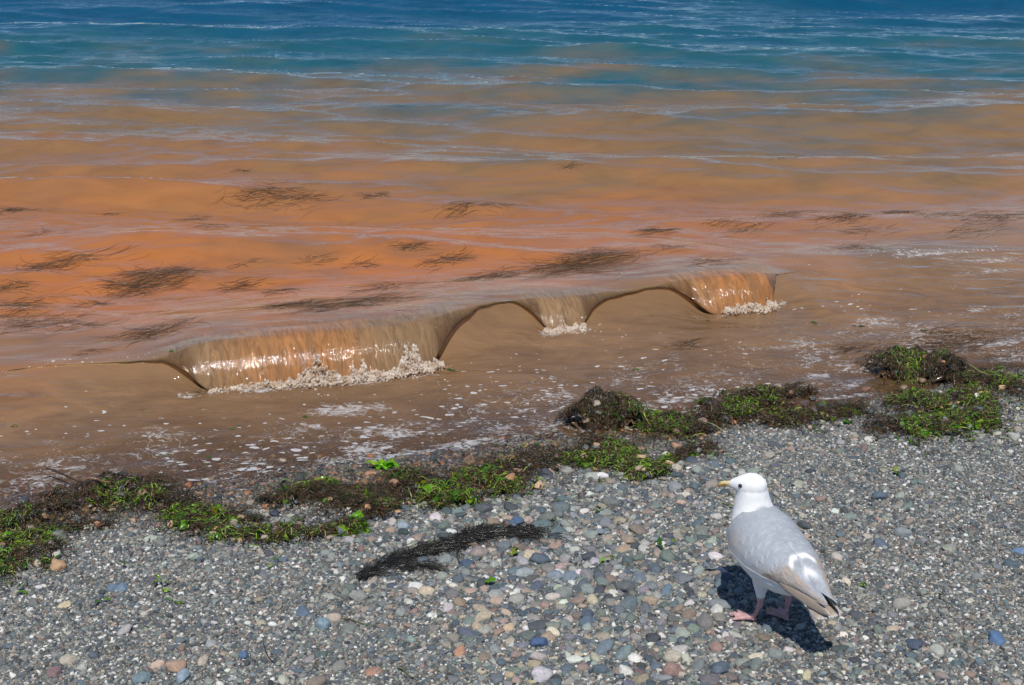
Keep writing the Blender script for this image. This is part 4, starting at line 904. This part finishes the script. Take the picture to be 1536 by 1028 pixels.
# eyes
M_EYE = mat_plain('eye_dark', (.012, .010, .009), .08, .1); M_RING = mat_plain('eye_ring', (.18, .14, .14), .6)
for sg in (1, -1):
    sdv = np.cross(np.array([0, 0, 1.0]), hd) * sg; pe = hc + hd * .0265 + sdv * .0255 + np.array([0, 0, .0075])
    bme = bmesh.new(); bmesh.ops.create_uvsphere(bme, u_segments=16, v_segments=10, radius=.0050); me = bpy.data.meshes.new('eye'); bme.to_mesh(me); bme.free(); me.polygons.foreach_set('use_smooth', np.ones(len(me.polygons), bool)); me.materials.append(M_EYE)
    eo = link('eye', me, gull); eo.location = pe
    bme = bmesh.new(); q = Vector(sdv + hd * .35).normalized().to_track_quat('Z', 'Y')
    bm_loft(bme, tube_rings([np.array((q @ Vector((.0052 * math.cos(t_), .0046 * math.sin(t_), .0016)))[:]) for t_ in np.linspace(0, 2 * math.pi, 17)], [.0009] * 17), 6)
    me = bpy.data.meshes.new('eye_ring'); bme.to_mesh(me); bme.free(); me.materials.append(M_RING); link('eye_ring', me, eo)
# wings: shells over the flanks with scalloped feather relief
def torso_at(x):
    xs_ = ST[:8, 0]; xx = max(x, -.30)
    if xx < xs_[0]:
        t = (xs_[0] - xx) / .09; return np.array([xx, 0, .184 - .012 * t]), .014 - .004 * t, .010 - .003 * t, np.array([.3, 0, 1.0]) * -1
    z, rw, rh = [np.interp(xx, xs_, ST[:8, i]) for i in (1, 2, 3)]
    return np.array([xx, 0, z]), rw, rh, None
BR = np.array([.36, .295, .24]); BRD = np.array([.27, .215, .175])
def wing(sg):
    nu, nv = 120, 64; V = np.zeros((nu, nv, 3)); C = np.zeros((nu, nv, 3))
    for i in range(nu):
        u = i / (nu - 1); x = .068 - .276 * u; c_, rw, rh, _ = torso_at(x)
        # outline: lower edge rises to the tip
        th_top = R(97 - 4 * u); th_lo = R(-4 + 16 * u ** 1.6 - 20 * math.exp(-((u - .12) / .1) ** 2) * 0)
        ext = .011 * sstep(0, .16, u) * (1 - .35 * u); tap = sstep(1.02, .72, u)
        rw2 = max(rw, .020 + .022 * (1 - u)) + ext; rh2 = max(rh, .016 + .02 * (1 - u)) + ext * .8
        for j in range(nv):
            f = j / (nv - 1); th_ = th_top + (th_lo - th_top) * f
            lag = .055 * math.sin(math.pi * min(1, f * 1.05)) * u - .030 * f * (1 - u)       # wing leans back along the flank
            row_v = f * 7.0; 
            cell = (u * (9 + 2 * math.sin(f * 5)) + .5 * (int(row_v) % 2)) % 1.0
            rel = .0009 * (cell - .5) * sstep(.06, .2, u) + .0005 * ((row_v % 1.0) - .5)
            V[i, j] = c_ + np.array([-lag, sg * (rw2 + rel) * math.cos(th_), (rh2 + rel) * math.sin(th_)])
            col = grey * (.93 + .05 * (cell - .5) + .16 * float(sstep(.86, .97, cell)) * float(sstep(.1, .3, u)))
            nz = float(vnoise(np.array(u * 26), np.array(f * 7), 5 + int(sg))); nz2 = float(vnoise(np.array(u * 60), np.array(f * 30), 9))
            col = col * (1 + .06 * nz)
            # fawn patches of worn feathers
            k1 = math.exp(-((u - .16) / .09) ** 2 - ((f - .80) / .16) ** 2) * (.55 + .5 * nz2) * .9
            k2 = sstep(.52, .64, u + .10 * (f - .5) + .03 * nz) * sstep(.30, .46, f + .05 * nz2) * (.75 + .35 * nz)
            k3 = .35 * sstep(.25, .5, u) * sstep(.6, .8, f) * max(0, .3 + nz)
            kb = float(np.clip(max(k1, k2, k3), 0, 1)); bc = BR if nz2 > -.1 else BRD
            col = col + (bc - col) * kb
            # white tips of the tertials
            uw = .600 + .05 * abs(f - .15) + .012 * math.sin(f * 22) ; k4 = math.exp(-((u - uw) / (.022)) ** 2) * sstep(.42, .30, f)
            k5 = math.exp(-((u - .76) / .04) ** 2 - ((f - .10) / .14) ** 2)
            col = col + (white - col) * float(np.clip(1.25 * k4 + 1.1 * k5, 0, 1))
            # pale fringe along the lower edge and hind rim
            col = col + (white * .95 - col) * float(sstep(.93, .99, f)) * (1 - .6 * float(sstep(.5, .7, u)))
            C[i, j] = col
    F = grid_faces(nu, nv)
    if sg < 0: F = F[:, ::-1]
    me = mesh_np('wing', V.reshape(-1, 3), F, mat=M_FEAT); add_attr(me, 'vcol', 'FLOAT_COLOR', np.clip(C.reshape(-1, 3), 0, 1))
    o = link('wing', me, gull); md = o.modifiers.new('solid', 'SOLIDIFY'); md.thickness = .004; md.offset = -1
    return o
def feather(name, p0, p1, width, up, col, edge, parent, droop=.0, shade=1.0, notch=.0):
    p0, p1, up = map(np.array, (p0, p1, up)); d = p1 - p0; L = np.linalg.norm(d); d = d / L; s = np.cross(d, up); s /= np.linalg.norm(s); n_ = np.cross(s, d)
    nu, nv = 16, 9; V = np.zeros((nu, nv, 3)); C = np.zeros((nu, nv, 3))
    for i in range(nu):
        t = i / (nu - 1); wd = width * min(1, .55 + t) * math.sqrt(max(.015, 1 - max(0, (t - .72) / .28) ** 2.2))
        for j in range(nv):
            q = j / (nv - 1) * 2 - 1
            V[i, j] = p0 + d * (L * t) + s * (q * wd) + n_ * (.0035 * (1 - q * q) - droop * t * t)
            k = float(sstep(.62, .9, abs(q))) * .8 + float(sstep(.90, .99, t)) * .8
            base = np.array(col) * (1 + .10 * math.sin(9 * t + 5 * q)) * (1 - .12 * math.exp(-(q / .12) ** 2))
            C[i, j] = base + (np.array(edge) - base) * min(1, k)
    me = mesh_np(name, V.reshape(-1, 3), grid_faces(nu, nv), mat=M_FEAT); add_attr(me, 'vcol', 'FLOAT_COLOR', np.clip(C.reshape(-1, 3), 0, 1))
    o = link(name, me, parent); md = o.modifiers.new('solid', 'SOLIDIFY'); md.thickness = .0012; return o
def wing_pt(sg, x, deg, off):
    u = np.clip((.068 - x) / .276, 0, 1.0); c_, rw, rh, _ = torso_at(x); ext = .011 * (1 - .35 * u) + off; t_ = R(deg)
    a_, b_ = max(rw, .020 + .022 * (1 - u)) + ext, max(rh, .016 + .02 * (1 - u)) + ext * .8
    if x < -.205: a_, b_ = rw + .004 + off, rh + .004 + off
    return c_ + np.array([0, sg * a_ * math.cos(t_), b_ * math.sin(t_)]), np.array([.25, sg * math.cos(t_), math.sin(t_)])
for sg in (1, -1):
    wo = wing(sg)
    for i in range(6):     # primaries
        p0, _ = wing_pt(sg, -.105 - .008 * i, 38 - 7 * i, -.001); p1, up_ = wing_pt(sg, -.222 - .011 * i, 45 - 3 * i, .002)
        feather('primary_feather', p0, p1, .0125 - .0006 * i, up_, BR * (.95 - .06 * i), np.array([.56, .50, .44]), wo, .001)
    for i in range(4):     # tertials with pale tips
        p0, _ = wing_pt(sg, -.06 - .006 * i, 84 - 16 * i, .000); p1, up_ = wing_pt(sg, -.140 - .008 * i, 80 - 15 * i, .004)
        feather('tertial_feather', p0, p1, .016, up_, grey * (1.0 - .02 * i) if i < 2 else (grey * .5 + BR * .5), np.array([.60, .61, .63]) if i < 2 else np.array([.52, .48, .44]), wo, .0)
tail = link('tail', None, gull); tail.empty_display_size = .02
for i in range(9):
    q = (i - 4) / 4
    feather('tail_feather', (-.150, q * .016, .190 - .004 * abs(q)), (-.272 + .010 * q * q, q * .034, .165 - .003 * abs(q)), .0100, (.3, q * .3, 1), BR * (1.0 if i % 2 else .85), np.array([.62, .58, .54]), tail, .0)
# undertail and rump wedge between tail and body
